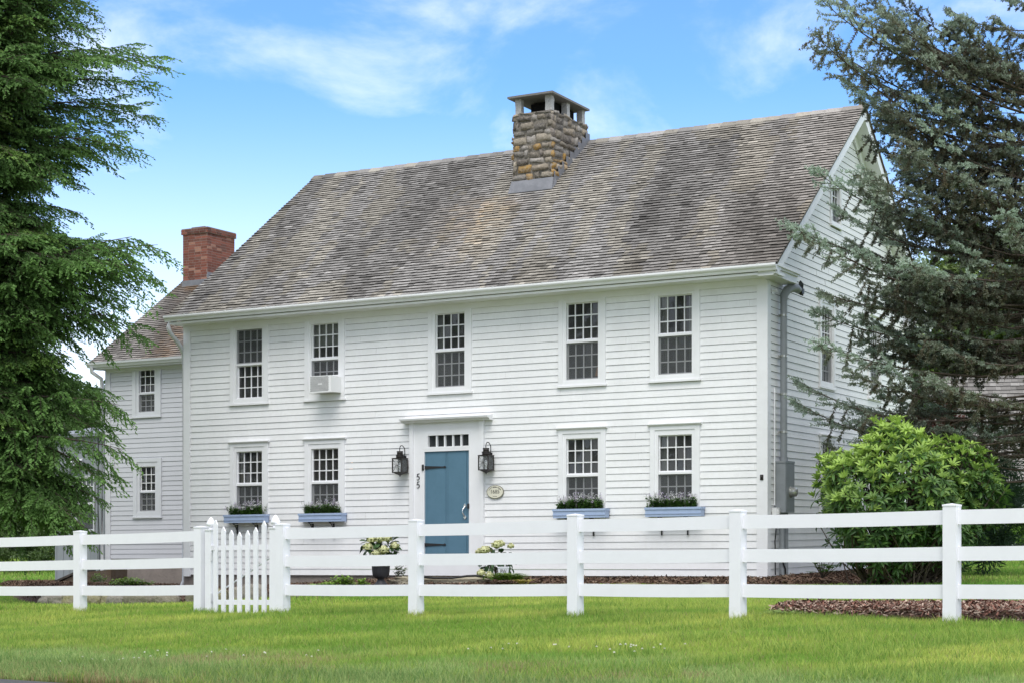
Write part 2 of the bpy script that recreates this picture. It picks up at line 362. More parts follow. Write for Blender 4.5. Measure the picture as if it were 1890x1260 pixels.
def masonry(mb, x0, x1, y0, y1, z0, z1, course, length, joint, proud, seed, tone, pillow=False, jitter=0.):
    """four faces of blocks over a mortar core (x0.. box); blocks are thin slabs standing proud"""
    rng = np.random.default_rng(seed)
    mb.box(x0, x1, y0, y1, z0, z1, tone('mortar', 0, 0, rng))
    for side in range(4):
        ln = (x1 - x0) if side % 2 == 0 else (y1 - y0); z = z0; k = 0
        while z < z1 - .02:
            h = min(course * rng.uniform(1 - jitter, 1 + jitter), z1 - z); t = -rng.uniform(0, .5) * length if k % 2 else -rng.uniform(0, .15) * length
            if z1 - z - h < .03: h = z1 - z
            while t < ln:
                l = length * rng.uniform(1 - 2 * jitter, 1 + 2 * jitter) if jitter else length
                a, b = max(t, -proud * .3), min(t + l - joint, ln + proud * .3); t += l
                if b - a < .03: continue
                pr = proud * rng.uniform(.5, 1.5) if jitter else proud * rng.uniform(.7, 1.3)
                c = tone('block', (a + b) / 2, z + h / 2, rng, )
                nx, nz = (5, 4) if pillow else (2, 2)
                gx, gz = np.meshgrid(A([0, .1, .5, .9, 1.]) if pillow else np.linspace(0, 1, nx), A([0, .13, .87, 1.]) if pillow else np.linspace(0, 1, nz))
                edge = np.minimum(np.minimum(gx, 1 - gx) * 9, np.minimum(gz, 1 - gz) * 8).clip(0, 1) ** .6 if pillow else np.ones_like(gx)
                P_ = a + (b - a) * gx; Q_ = z + joint / 2 + (h - joint) * gz; D_ = pr * edge if pillow else np.full_like(gx, pr)
                if pillow:
                    ra = rng.normal(0, .07); P0, Q0 = P_.mean(), Q_.mean(); P_, Q_ = P0 + (P_ - P0) * rng.uniform(.9, 1.06) - (Q_ - Q0) * ra, Q0 + (Q_ - Q0) * rng.uniform(.75, 1.2) + (P_ - P0) * ra + rng.normal(0, .016)
                    P_ = P_ + rng.normal(0, .012, gx.shape); Q_ = Q_ + rng.normal(0, .010, gx.shape); D_ = D_ + rng.normal(0, .008, gx.shape) * (edge > .1)
                    D_ = np.where(edge < .05, -.005, D_)
                def to(P_, Q_, D_):
                    if side == 0: return np.stack([x0 + P_, y0 - D_, Q_], -1)
                    if side == 1: return np.stack([x1 + D_, y0 + P_, Q_], -1)
                    if side == 2: return np.stack([x1 - P_, y1 + D_, Q_], -1)
                    return np.stack([x0 - D_, y1 - P_, Q_], -1)
                v = to(P_, Q_, D_).reshape(-1, 3); i = (np.arange(nz - 1)[:, None] * nx + np.arange(nx - 1)[None]).ravel()
                f = np.stack([i, i + 1, i + nx + 1, i + nx], -1)
                if pillow: mb.add(v, f, c, True)
                else:
                    q = to(P_, Q_, np.full_like(P_, -.002)).reshape(-1, 3)
                    mb.add(np.concatenate([v, q]), [(0, 1, 3, 2), (4, 5, 1, 0), (2, 3, 7, 6), (4, 0, 2, 6), (1, 5, 7, 3)], c)
            z += h; k += 1

# ================================================================== MAIN HOUSE
house = thing('house', H([6, 4.6, .7]), 'large white clapboard house with grey shingled roof and blue front door', 'house')
WIN_U = [1.59, 3.34, 6.05, 8.69, 10.42]
EA = .1165
win_cut = [(c - .42, c + .42, 4.03, 5.53) for c in WIN_U] + [(c - .42, c + .42, 1.85, 3.27) for i, c in enumerate(WIN_U) if i != 2] + [(5.26, 6.74, .70, 3.54)]
m = MB(FAC); clapboards(m, .73, 5.56, EA, lambda z: (.16, L - .16), win_cut, 1); obj('siding', m, M['siding'], house)
TH = math.atan(.718); RL = 5.04 / cos(TH)
def front_plane(p): return np.stack([p[:, 0], -.44 + p[:, 1] * cos(TH) - p[:, 2] * sin(TH), 5.76 + p[:, 1] * sin(TH) + p[:, 2] * cos(TH)], -1)
def back_plane(p): return np.stack([p[:, 0], 9.64 - p[:, 1] * cos(TH) + p[:, 2] * sin(TH), 5.76 + p[:, 1] * sin(TH) + p[:, 2] * cos(TH)], -1)
def gspan(z):
    if z < 5.62: return (.14, 9.06)
    d = (z - 5.62) / .718; return (-.30 + d, 9.50 - d)
gcut = [(2.82, 3.58, 4.05, 5.56), (2.84, 3.60, 1.64, 3.12), (5.92, 6.68, 4.05, 5.56), (5.92, 6.68, 1.64, 3.12), (3.46, 4.02, 6.98, 7.82)]
m = MB(GAB); clapboards(m, .73, 9.2, EA, gspan, gcut, 2); obj('siding', m, M['siding'], house)
m = MB(H); m.box(.0, .02, .05, 9.2, .73, 5.7); m.box(.02, L - .02, 9.18, 9.2, .73, 5.7); obj('wall', m, M['siding'], house)
# left gable peak, a plain boarded triangle
m = MB(H); m.prism([(-.3, 5.7), (9.5, 5.7), (4.6, 9.25)], 0, .0, .02); obj('wall', m, M['siding'], house)
# corner boards
for a0, a1, xf, w1 in ((0, .16, FAC, 5.56), (L - .16, L + .026, FAC, 5.56), (-.0, .14, GAB, 5.58)):
    m = MB(xf); m.box(a0, a1, -.01, .030 if xf is FAC else .0255, .70, w1); obj('corner_board', m, M['trim'], house)
m = MB(FAC); m.box(0, L, -.02, .034, 5.50, 5.62); obj('frieze_board', m, M['trim'], house)
m = MB(FAC); m.box(-.04, L + .30, -.02, .42, 5.605, 5.645); obj('soffit', m, M['trim'], house)
m = MB(FAC); m.box(-.03, L - .02, -.10, -.03, .10, .735); obj('foundation', m, M['concrete'], house)
m = MB(FAC); m.prism([(.42, 5.655), (.47, 5.655), (.485, 5.69), (.52, 5.715), (.53, 5.735), (.53, 5.765), (.515, 5.765), (.515, 5.74), (.42, 5.74)], 0, -.10, L + .33); obj('gutter', m, M['trim'], house)
for i in range(13):
    m = MB(FAC); m.box(.4 + i * .97, .43 + i * .97, .40, .535, 5.764, 5.772, (.8, .8, .8)); obj('gutter_strap', m, M['trim'], house)
# roof
stain = lambda u, s: fbm(u * .9 + 5, s * .22 + 2, 4)
def roof_tone(u, s, rng):
    n = stain(A([u + .25 * s]), A([s]))[0]; n2 = fbm(A([u * 2.6 + .4 * s + 40]), A([s * .5 + 9]), 3)[0]
    t = np.clip(.17 + (n - .33) * 1.3 + (n2 - .3) * .6 + rng.normal(0, .13), 0, 1)
    c = lerp((.12, .112, .104), (.385, .368, .35), A(t))
    if rng.random() < .06: c = c * 1.28
    if rng.random() < .05: c = c * .6
    right = np.clip((u - 9.5) / 2.5, 0, 1); c = c * lerp(A([1, 1, 1]), A([.88, .83, .78]), A(right * .8))
    # rusty lichen washed down from the chimney, mossy tint elsewhere
    o = np.exp(-((u - 5.6 - .10 * (3.9 - s)) / .55) ** 2) * np.clip((4.05 - s) / .5, 0, 1) * np.clip((s - .4) / 3.2, 0, 1)
    o2 = np.exp(-((u - 4.9) / .45) ** 2) * np.clip((4.3 - s) / 1, 0, 1) * np.clip((s - 1.2) / 2, 0, 1) * .5
    c = c * lerp(A([1, 1, 1]), A([1.18, .92, .62]), A(np.clip(o + o2, 0, 1) * rng.uniform(.1, .8)))
    if n2 > .55: c = c * A([1.0, .97, .88])
    return c
m = MB(H); shingles(m, -.06, L + .33, RL, .108, front_plane, 3, roof_tone)
shingles(m, -.06, L + .33, RL, .216, back_plane, 4, roof_tone)
roof = obj('roof', m, M['shingle'], house)
m = MB(H)
for pl in (front_plane, back_plane):
    v = pl(A([(x, s, n) for n in (-.03, -.006) for s in (.012, RL) for x in (-.05, L + .32)]))
    m.add(v, [(0, 2, 3, 1), (4, 5, 7, 6), (0, 1, 5, 4), (2, 6, 7, 3), (0, 4, 6, 2), (1, 3, 7, 5)])
obj('roof_deck', m, M['bark'], roof)
m = MB(H); rng = np.random.default_rng(5); u = -.08
while u < L + .28:
    l = min(.30, L + .30 - u); c = roof_tone(u, 5.5, rng) * 1.05; z = rng.uniform(-.003, .003)
    for sg in (-1, 1):
        v = [(u, 4.6, 9.425 + z), (u + l + .03, 4.6, 9.412 + z), (u + l + .03, 4.6 + sg * .15, 9.30 + z), (u, 4.6 + sg * .15, 9.315 + z), (u, 4.6, 9.39 + z), (u, 4.6 + sg * .15, 9.27 + z), (u + l + .03, 4.6 + sg * .15, 9.25 + z)]
        m.add(v, [(0, 1, 2, 3), (4, 0, 3, 5), (5, 3, 2, 6)], c)
    u += l
obj('ridge_cap', m, M['shingle'], roof)
# rakes on the gable
for pl in (front_plane, back_plane):
    m = MB(H)
    def slab(x0, x1, n0, n1, s0=.0, s1=RL):
        v = pl(A([(x, s, n) for n in (n0, n1) for s in (s0, s1) for x in (x0, x1)])); m.add(v, [(0, 2, 3, 1), (4, 5, 7, 6), (0, 1, 5, 4), (2, 6, 7, 3), (0, 4, 6, 2), (1, 3, 7, 5)])
    slab(L + .27, L + .305, -.20, -.036, 0, RL - .03); obj('rake_board', m, M['trim'], house)
    m = MB(H); slab(L + .03, L + .27, -.20, -.18, 0, RL - .13); obj('soffit', m, M['trim'], house)
    m = MB(H); slab(L + .02, L + .05, -.34, -.20, .35, RL - .15); obj('frieze_board', m, M['trim'], house)
    m = MB(H); slab(-.045, -.012, -.20, -.036, 0, RL - .03); obj('rake_board', m, M['trim'], house)
# boxed cornice returns
for y0, y1 in ((-.42, .78), (8.42, 9.62)):
    m = MB(GAB); m.box(y0, y1, .0, .26, 5.585, 5.70); m.box(y0, y1 + .02, .0, .29, 5.70, 5.735); m.box(y0, y1 + .04, .0, .32, 5.735, 5.775)
    obj('cornice_return', m, M['trim'], house)
# windows
for i, c in enumerate(WIN_U):
    window(house, FAC, c - .305, c + .305, 4.13, 5.45, (M['trim'],), mid=4.785, head=.09, screen='upper' if i == 0 else 'lower', drape=(0, 0, .12, 0, .20)[i], shade=(.12, .30, 0, 0, 0)[i])
    if i != 2: window(house, FAC, c - .305, c + .305, 1.83, 3.11, (M['trim'],), mid=2.47, head=.16, crown=True, drape=(.1, 0, 0, .0, .14)[i])
for a in (2.90, 5.98):
    window(house, GAB, a, a + .61, 4.15, 5.46, (M['trim'],), mid=4.80, head=.16, crown=True)
    window(house, GAB, a + .02, a + .63, 1.75, 3.04, (M['trim'],), mid=2.40, head=.12, crown=True)
window(house, GAB, 3.51, 3.97, 7.10, 7.74, (M['trim'],), cols=3, rows=2, side=.10, head=.10, foot=.10)
# lamps seen through two windows
def table_lamp(u, d, w, label, glow):
    t = thing('table_lamp', FAC([u, -d, w]), label, 'lamp'); c = FAC([u, -d, w])
    m = MB(); m.lathe([(0, 0), (.06, 0), (.06, .02), (.02, .05), (.035, .10), (.02, .17), (.01, .22)], c, 16, (.5, .4, .3)); obj('base', m, M['cream'], t)
    m = MB(); m.lathe([(.13, .20), (.085, .38)], c, 20); obj('lamp_shade', m, mat('terracotta lamp shade', (.50, .24, .12), .9, .1, emit=((1, .5, .2), glow)), t)
table_lamp(8.86, .45, 4.02, 'terracotta shaded lamp standing inside an upstairs window', .10)
table_lamp(3.66, .55, 2.48, 'glowing orange shaded lamp just visible inside a downstairs window', .55)
# front door
m = MB(FAC)
m.box(5.23, 5.31, -.03, .075, .73, 3.50); m.box(6.69, 6.77, -.03, .075, .73, 3.50)
m.box(5.31, 5.50, -.03, .045, .73, 3.50); m.box(6.50, 6.69, -.03, .045, .73, 3.50)
m.box(5.50, 6.50, -.03, .045, 3.32, 3.50); m.box(5.50, 6.50, -.05, .052, 2.975, 3.02)
m.box(5.50, 5.535, -.05, .052, .94, 2.975); m.box(6.465, 6.50, -.05, .052, .94, 2.975)
m.box(5.50, 6.50, -.06, .040, .73, .935)
m.box(5.50, 5.61, -.05, .054, 3.02, 3.32); m.box(6.46, 6.50, -.05, .054, 3.02, 3.32); m.box(5.61, 6.46, -.05, .054, 3.265, 3.32); m.box(5.61, 6.46, -.05, .054, 3.02, 3.06)
fr = obj('door_surround', m, M['trim'], house)
m = MB(FAC); m.prism([(-.01, 3.50), (.13, 3.50), (.15, 3.53), (.21, 3.545), (.22, 3.575), (-.01, 3.61)], 0, 5.10, 6.93); obj('door_hood', m, M['trim'], fr)
m = MB(FAC)
for i in range(1, 5):
    x = 5.61 + .85 * i / 5; m.box(x - .014, x + .014, -.02, .03, 3.06, 3.265)
obj('transom_muntin', m, M['trim'], fr)
m = MB(FAC); m.add([(5.61, -.015, 3.06), (6.46, -.015, 3.06), (6.46, -.015, 3.265), (5.61, -.015, 3.265)], [(0, 1, 2, 3)]); obj('transom_pane', m, M['glass'], fr)
m = MB(FAC)
for x0, x1, d in ((5.537, 5.574, .022), (5.580, 5.972, .026), (5.978, 6.014, .022), (6.020, 6.402, .026), (6.408, 6.463, .022)):
    m.box(x0, x1, -.03, d, .942, 2.972)
m.box(5.537, 6.463, -.035, .010, .942, 2.972, (.5, .5, .5))
door = obj('door', m, M['bluedoor'], house)
for z in (2.69, 1.29):
    m = MB(FAC); m.box(5.49, 5.53, .05, .066, z - .055, z + .055)
    m.prism([(5.53, z - .030), (5.93, z - .010), (5.95, z - .022), (5.985, z), (5.95, z + .022), (5.93, z + .010), (5.53, z + .030)], 1, .028, .040); obj('strap_hinge', m, M['iron'], door)
m = MB(FAC); zc = 1.88
th = np.linspace(0, pi, 9)
m.tube(np.stack([6.375 - .022 * np.sin(th), .035 + .06 * np.sin(th), zc - .09 + .18 * th / pi], -1), .011, 8)
for s, z in ((1, zc + .09), (-1, zc - .09)): m.prism([(6.375, z + s * .055), (6.405, z + s * .01), (6.385, z - s * .015), (6.365, z - s * .015), (6.345, z + s * .01)], 1, .027, .042)
obj('door_handle', m, M['silver'], door)
m = MB(FAC); m.box(6.44, 6.475, .03, .07, 1.93, 2.02); obj('lock', m, M['iron'], door)
for zc_ in (2.52, 2.375):      # old style numeral strokes
    m = MB(FAC); c5 = 5.405; q = np.linspace(2.5, -2.3, 14)
    m.tube([(c5 + .030, .052, zc_ + .062), (c5 - .014, .052, zc_ + .055), (c5 - .020, .052, zc_ + .008)], [.006, .008, .007], 6)
    m.tube(np.stack([c5 - .006 + .032 * np.cos(q), np.full(14, .052), zc_ - .018 + .034 * np.sin(q)], -1), np.interp(np.arange(14), [0, 6, 13], [.005, .010, .005]), 6)
    obj('house_number', m, M['iron'], house)
# stone chimney
def stone_tone(kind, p, z, rng):
    if kind == 'mortar': return A([.15, .135, .115])
    c = [A([.36, .30, .23]), A([.30, .26, .21]), A([.28, .26, .24]), A([.44, .38, .30]), A([.22, .19, .17]), A([.40, .37, .34])][rng.integers(6)] * rng.uniform(.45, 1.1)
    if z < 9.15 and rng.random() < .42 - .25 * min(p, .8): c = lerp(c, A([.38, .21, .035]), A(rng.uniform(.4, .95)))
    if z > 9.3 and rng.random() < .25: c = c * .5
    return c
m = MB(H); masonry(m, 5.80, 6.62, 2.93, 4.52, 7.9, 9.68, .125, .25, .022, .036, 11, stone_tone, True, .36)
chim = obj('chimney', m, M['stone'], house)
m = MB(H); c_ = [(5.71, 2.82), (6.70, 2.82), (6.70, 4.50), (5.71, 4.50)]
m.add([(x, y, 10.015) for x, y in c_] + [(6.2, 3.66, 10.04)], [(0, 1, 4), (1, 2, 4), (2, 3, 4), (3, 0, 4)], (.72, .72, .72))
m.add([(x, y, z) for z in (10.015, 9.975) for x, y in c_], [(0, 4, 5, 1), (1, 5, 6, 2), (2, 6, 7, 3), (3, 7, 4, 0), (4, 7, 6, 5)], (.34, .33, .32)); obj('chimney_cap', m, M['granite'], chim)  # edges and underside coloured darker for the shade below the slab
rng = np.random.default_rng(3)
for x, y in ((5.88, 3.02), (6.54, 3.02), (6.54, 3.72), (6.54, 4.42), (5.88, 4.42), (5.88, 3.72)):
    m = MB(H); k = .065; n = 5; zz = np.linspace(9.64, 9.985, n)
    v = [(x + sx * (k * rng.uniform(.85, 1.1)), y + sy * (k * rng.uniform(.85, 1.1)), z) for z in zz for sx, sy in ((-1, -1), (1, -1), (1, 1), (-1, 1))]
    m.add(v, [(4 * i + j, 4 * i + (j + 1) % 4, 4 * i + 4 + (j + 1) % 4, 4 * i + 4 + j) for i in range(n - 1) for j in range(4)]); obj('cap_post', m, M['granite'], chim)
m = MB(H); m.box(5.96, 6.44, 3.35, 4.3, 9.6, 9.95); obj('flue', m, M['dark'], chim)
rw = lambda v: 5.76 + .718 * (v + .44)
m = MB(H)
m.add([(5.74, 2.78, rw(2.78) + .035), (6.71, 2.78, rw(2.78) + .035), (6.68, 2.885, 8.36), (5.77, 2.885, 8.36), (6.02, 2.83, 8.245), (6.45, 2.83, 8.20), (6.24, 2.815, 8.23)],
      [(0, 1, 6), (1, 2, 6), (2, 3, 6), (3, 0, 6)])
m.add([(6.71, 2.78, rw(2.78) + .03), (6.68, 2.885, 8.36), (6.68, 3.0, 8.36), (6.71, 3.0, rw(3.0) + .02)], [(0, 1, 2, 3)])
for i in range(9):
    v0 = 2.95 + i * .18; v1 = v0 + .195; x = 6.665 + .002 * (i % 2)
    for sx in (1, -1):
        xx = x if sx > 0 else 5.76
        m.add([(xx, v0, rw(v0) + .015), (xx, v1, rw(v1) + .015), (xx, v1, rw(v0) + .30), (xx, v0, rw(v0) + .30)], [(0, 1, 2, 3)])
obj('flashing', m, M['lead'], chim)
# left downspout of the main house
m = MB(H)
p = A([(-.02, -.46, 5.66), (-.02, -.46, 5.56), (-.03, -.40, 5.45), (-.05, -.20, 5.33), (-.065, -.04, 5.22), (-.07, .06, 5.10), (-.07, .08, 4.9), (-.07, .08, .62), (-.10, .04, .50), (-.22, .0, .44), (-.9, -.1, .43), (-1.95, -.3, .41)])
m.tube(p, .042, 8, (1, 1, 1)); obj('downspout', m, M['alum'], house)
m = MB(GAB); m.box(.30, .32, .02, .04, 1.9, 3.85); obj('cable', m, M['trim'], house)
m = MB(GAB); m.tube([(.22, .03, 5.42), (.22, .09, 5.43), (.22, .12, 5.40), (.22, .11, 5.36)], .018, 6); m.box(.17, .27, .026, .04, 5.36, 5.45); obj('insulator_hook', m, M['trim'], house)
m = MB(FAC); m.box(L - .10, L - .045, .030, .04, 2.31, 2.40); m.lathe([(.0, .0), (.02, .0), (.02, .02), (0, .025)], (L - .0725, .05, 2.35), 8); obj('bell_plate', m, M['bronze'], house)
m = MB(GAB); m.box(.20, .36, .02, .10, 1.72, 1.86); m.box(.23, .31, .10, .125, 1.75, 1.83); obj('junction_box', m, M['acwhite'], house)

# electric meter
em = thing('electric_meter', GAB([.6, .1, .75]), 'grey electric meter box and tall conduit on the gable wall', 'electric meter')
m = MB(GAB); m.box(.36, .82, .022, .20, 1.78, 2.62); m.box(.35, .83, .018, .205, 2.60, 2.635); m.box(.385, .795, .20, .207, 1.82, 2.56, (.9, .9, .9)); bx = obj('meter_box', m, M['galv'], em)
ax = lambda a, w, r, d0, d1, n=20: [(a + r * cos(t), d, w + r * sin(t)) for d in (d0, d1) for t in np.linspace(0, 2 * pi, n, endpoint=False)]
m = MB(GAB); n = 20
for r0, r1, d0, d1 in ((.095, .095, .205, .225), (.078, .078, .225, .30), (.078, .05, .30, .32)):
    a_, w_ = .60, 2.12
    v = [(a_ + r * cos(t), d, w_ + r * sin(t)) for r, d in ((r0, d0), (r1, d1)) for t in np.linspace(0, 2 * pi, n, endpoint=False)]
    m.add(v, [(i, (i + 1) % n, n + (i + 1) % n, n + i) for i in range(n)] , (1, 1, 1)); m.add(v[n:], [list(range(n))])
obj('meter_dial', m, M['meter'], bx)
m = MB(GAB); m.tube([(.58, .095, 2.63), (.58, .095, 5.32)], .058, 12); m.tube([(.58, .095, 2.63), (.58, .095, 2.70)], .07, 12); cd = obj('conduit', m, M['galv'], em)
m = MB(GAB)
for z in (5.05, 4.38, 3.75, 3.12): m.tube([(.58, .095, z - .02), (.58, .095, z + .02)], .064, 12); m.box(.49, .67, .03, .05, z - .015, z + .015)
obj('pipe_strap', m, M['meter'], cd)
m = MB(GAB); m.tube([(.58, .095, 5.30), (.59, .10, 5.39), (.66, .125, 5.48), (.78, .16, 5.53), (.92, .19, 5.545), (1.02, .205, 5.51)], [.062, .068, .075, .078, .075, .062], 12); obj('weather_head', m, M['galv'], em)
m = MB(GAB)
for k in range(5): m.tube([(1.0, .20, 5.50), (1.07 + .03 * k, .22, 5.45), (1.12 + .02 * k, .22, 5.52 + .03 * k), (1.04 + .02 * k, .20, 5.60 + .02 * k)], .016, 6)
m.box(1.06, 1.16, .18, .26, 5.46, 5.55)
obj('cable', m, M['iron'], em)
m = MB(GAB); m.tube([(.50, .09, 1.80), (.50, .09, .66)], .045, 10); m.tube([(.70, .09, 1.80), (.70, .09, .66)], .042, 10); obj('conduit', m, M['galv'], em)
m = MB(GAB); m.tube([(.27, .05, 1.74), (.25, .08, 1.55), (.27, .05, 1.3), (.26, .06, .75)], .012, 6); m.tube([(.30, .06, 1.05), (.40, .12, 1.0), (.50, .15, .85), (.52, .15, .72)], .014, 6); obj('cable', m, M['iron'], em)

# air conditioner
ac = thing('air_conditioner', FAC([3.49, .2, 4.13]), 'white box air conditioner in the window above the pale blue box', 'air conditioner')
m = MB(FAC); m.box(3.25, 3.72, -.02, .37, 4.135, 4.43); m.box(3.24, 3.73, .34, .385, 4.128, 4.437); cb = obj('casing', m, M['acwhite'], ac)
m = MB(FAC)
for i in range(18):
    for j in range(13):
        x = 3.275 + i * .0225 + (j % 2) * .011; z = 4.158 + j * .0212
        if abs(x - 3.49) < .045 and abs(z - 4.285) < .018: continue
        t = np.linspace(0, 2 * pi, 6, endpoint=False); m.add(np.stack([x + .0088 * np.cos(t), np.full(6, .3862), z + .0088 * np.sin(t)], -1), [list(range(6))])
obj('grille', m, M['dark'], cb)
m = MB(FAC)
for k in range(5): m.box(3.62 - .0, 3.645, .02, .03, 4.14, 4.40) if k == 0 else m.box(3.62 + .005 * k, 3.624 + .005 * k, .02, .036, 4.14, 4.40)
m.box(3.035, 3.25, -.0, .02, 4.135, 4.43); m.box(3.035, 3.645, -.0, .03, 4.43, 4.475); obj('side_panel', m, M['acwhite'], ac)

# window boxes
def window_box(c, wd, label):
    t = thing('window_box', FAC([c, .1, 1.5]), label, 'window box', 'pale blue window boxes on iron brackets')
    m = MB(FAC); h = wd / 2
    m.box(c - h, c + h, .19, .21, 1.735, 1.885); m.box(c - h, c - h + .02, .03, .19, 1.735, 1.885); m.box(c + h - .02, c + h, .03, .19, 1.735, 1.885); m.box(c - h, c + h, .03, .05, 1.735, 1.885)
    m.box(c - h - .012, c + h + .012, .205, .222, 1.855, 1.892); m.box(c - h - .006, c + h + .006, .208, .217, 1.775, 1.79, (.8, .8, .8)); m.box(c - h + .02, c + h - .02, .05, .19, 1.74, 1.85, (.1, .08, .05))
    m.box(c + h - .001, c + h + .012, .03, .21, 1.855, 1.892); obj('box', m, M['bluebox'], t)
    for s in (-.27, .20):
        m = MB(FAC); x = c + s; m.box(x - .012, x + .012, .03, .05, 1.42, 1.735); m.box(x - .012, x + .012, .03, .20, 1.718, 1.734)
        q = np.linspace(0, pi / 2, 7); m.tube(np.stack([np.full(7, x), .045 + .14 * (1 - np.cos(q)), 1.45 + .265 * np.sin(q)], -1), .009, 6)
        q = np.linspace(0, 1.6 * pi, 10); m.tube(np.stack([np.full(10, x), .085 + .028 * np.cos(q), 1.665 + .028 * np.sin(q)], -1), .007, 6); obj('bracket', m, M['iron'], t)
window_box(1.60, .94, 'pale blue window box left of the air conditioner, behind the picket gate')
window_box(3.36, .96, 'pale blue window box straight below the air conditioner window')
window_box(8.72, .99, 'pale blue window box between the oval plaque and the farthest right window')
window_box(10.46, 1.0, 'pale blue window box nearest the grey electric meter corner')

# lanterns
def lantern(c, w, label):
    """c along, w up: the middle of the glazed body"""
    t = thing('wall_lantern', FAC([c, .03, w]), label, 'wall lantern', 'black lanterns beside the front door')
    X = lambda p: FAC(A(p) + A([c, 0, w])); b = .095; d0, d1 = .07, .27; h = .125; r = .009
    m = MB(X)
    for x in (-b, b):
        for d in (d0, d1): m.box(x - r, x + r, d - r, d + r, -h, h)
    for z in (-h, h):
        for d in (d0, d1): m.box(-b - r, b + r, d - r, d + r, z - r, z + r)
        for x in (-b, b): m.box(x - r, x + r, d0 + r, d1 - r, z - r, z + r)
    for s in (-1, 1):     # crossed wires on the front and sides
        m.tube([(-b, d1, -h * s), (b, d1, h * s)], .003, 4); m.tube([(-b, d1, -h * .3 * s), (b, d1, h * .3 * s)], .003, 4)
        for x in (-b, b): m.tube([(x, d0, -h * s), (x, d1, h * s)], .003, 4)
    m.box(-b, b, d0 - .005, d0, -h, h, (.6, .6, .6)); fm = obj('frame', m, M['bronze'], t)
    m = MB(X); m.box(-b - .012, b + .012, d0 - .012, d1 + .012, h, h + .012)
    for r_, z0, z1 in ((.072, h + .012, h + .072), (.079, h + .06, h + .072), (.055, h + .072, h + .135), (.060, h + .128, h + .137)): m.lathe([(0, z1), (r_, z1), (r_, z0), (0, z0)], (0, .17, 0), 16)
    obj('cap', m, M['bronze'], t)
    q = np.linspace(0, pi * 1.55, 16)
    m = MB(X); m.tube(np.concatenate([[(0.02, .045, h + .01), (.03, .05, h + .12)], np.stack([.0 * q + .03 - .03 * q / 4.8, .17 - .085 * np.cos(q) * np.linspace(1, .45, 16) - .03, h + .165 + .075 * np.sin(q)], -1)]), .008, 6)
    m.box(-.05, .05, .024, .038, -.05, h + .06); m.box(-.02, .02, .038, d0, .0, .05); obj('hook', m, M['iron'], t)
    m = MB(X)
    m.add([(-b, d0, -h), (b, d0, -h), (b, d1, -h), (-b, d1, -h), (0, .17, -h - .06)], [(0, 1, 4), (1, 2, 4), (2, 3, 4), (3, 0, 4)]); m.lathe([(0, .02), (.012, .01), (.012, -.01), (0, -.02)], (0, .17, -h - .06), 8); obj('finial', m, M['bronze'], t)
    m = MB(X); m.lathe([(0, .075), (.02, .065), (.030, .035), (.026, .0), (.016, -.03), (.016, -.06), (0, -.06)], (0, .17, -.02), 14); obj('bulb', m, M['bulb'], t)
    m = MB(X); m.lathe([(.017, -.06), (.017, -.105), (0, -.105)], (0, .17, -.02), 12); obj('lamp_holder', m, M['bulb'], t)
    m = MB(X); g = b - r
    m.add([(-g, d1, -h + r), (g, d1, -h + r), (g, d1, h - r), (-g, d1, h - r)], [(0, 1, 2, 3)]); m.add([(b, d0 + r, -h + r), (b, d1 - r, -h + r), (b, d1 - r, h - r), (b, d0 + r, h - r)], [(0, 1, 2, 3)]); m.add([(-b, d0 + r, -h + r), (-b, d1 - r, -h + r), (-b, d1 - r, h - r), (-b, d0 + r, h - r)], [(0, 1, 2, 3)]); obj('glass', m, M['lglass'], fm)
lantern(5.09, 2.735, 'black lantern on the clapboards beside the house number, by the strap hinges')
lantern(6.88, 2.735, 'black lantern above the oval plaque, on the door handle side')
# plaque
pl_ = thing('wall_plaque', FAC([6.99, .03, 2.22]), 'cream oval plaque reading 1685 with a dark rim', 'plaque')
t = np.linspace(0, 2 * pi, 40, endpoint=False)
def disc(mb, rx, rz, d0, d1, col):
    v = [(6.99 + rx * cos(q), d, 2.22 + rz * sin(q)) for d in (d0, d1) for q in t]; n = 40
    mb.add(v, [(i, (i + 1) % n, n + (i + 1) % n, n + i) for i in range(n)], col); mb.add(v[n:], [list(range(n))], col)
m = MB(FAC); disc(m, .170, .120, .022, .040, (.25, .24, .20)); disc(m, .160, .110, .040, .0425, (1, 1, 1)); obj('plate', m, M['cream'], pl_)
tx = text_mb('1685', .095, lambda p: FAC(np.stack([6.99 + p[:, 0], .043 + p[:, 1], 2.222 + p[:, 2]], -1)), .004); obj('lettering', tx, M['ink'], pl_)
m = MB(FAC)
for a_ in list(np.linspace(.42, 1.08, 4)) + list(np.linspace(1.30, 1.85, 7)) + list(np.linspace(2.05, 2.72, 7)):
    a = pi - a_; cx, cz = 6.99 + .128 * cos(a), 2.22 + .084 * sin(a); m.prism([(cx - .008, cz - .009), (cx + .003, cz - .009), (cx + .003, cz + .009), (cx - .008, cz + .009)], 1, .0427, .0437)
for x in (-.035, -.018, 0, .018, .035): m.prism([(6.99 + x - .006, 2.133), (6.99 + x + .004, 2.133), (6.99 + x + .004, 2.148), (6.99 + x - .006, 2.148)], 1, .0427, .0437)
obj('lettering', m, M['ink'], pl_)

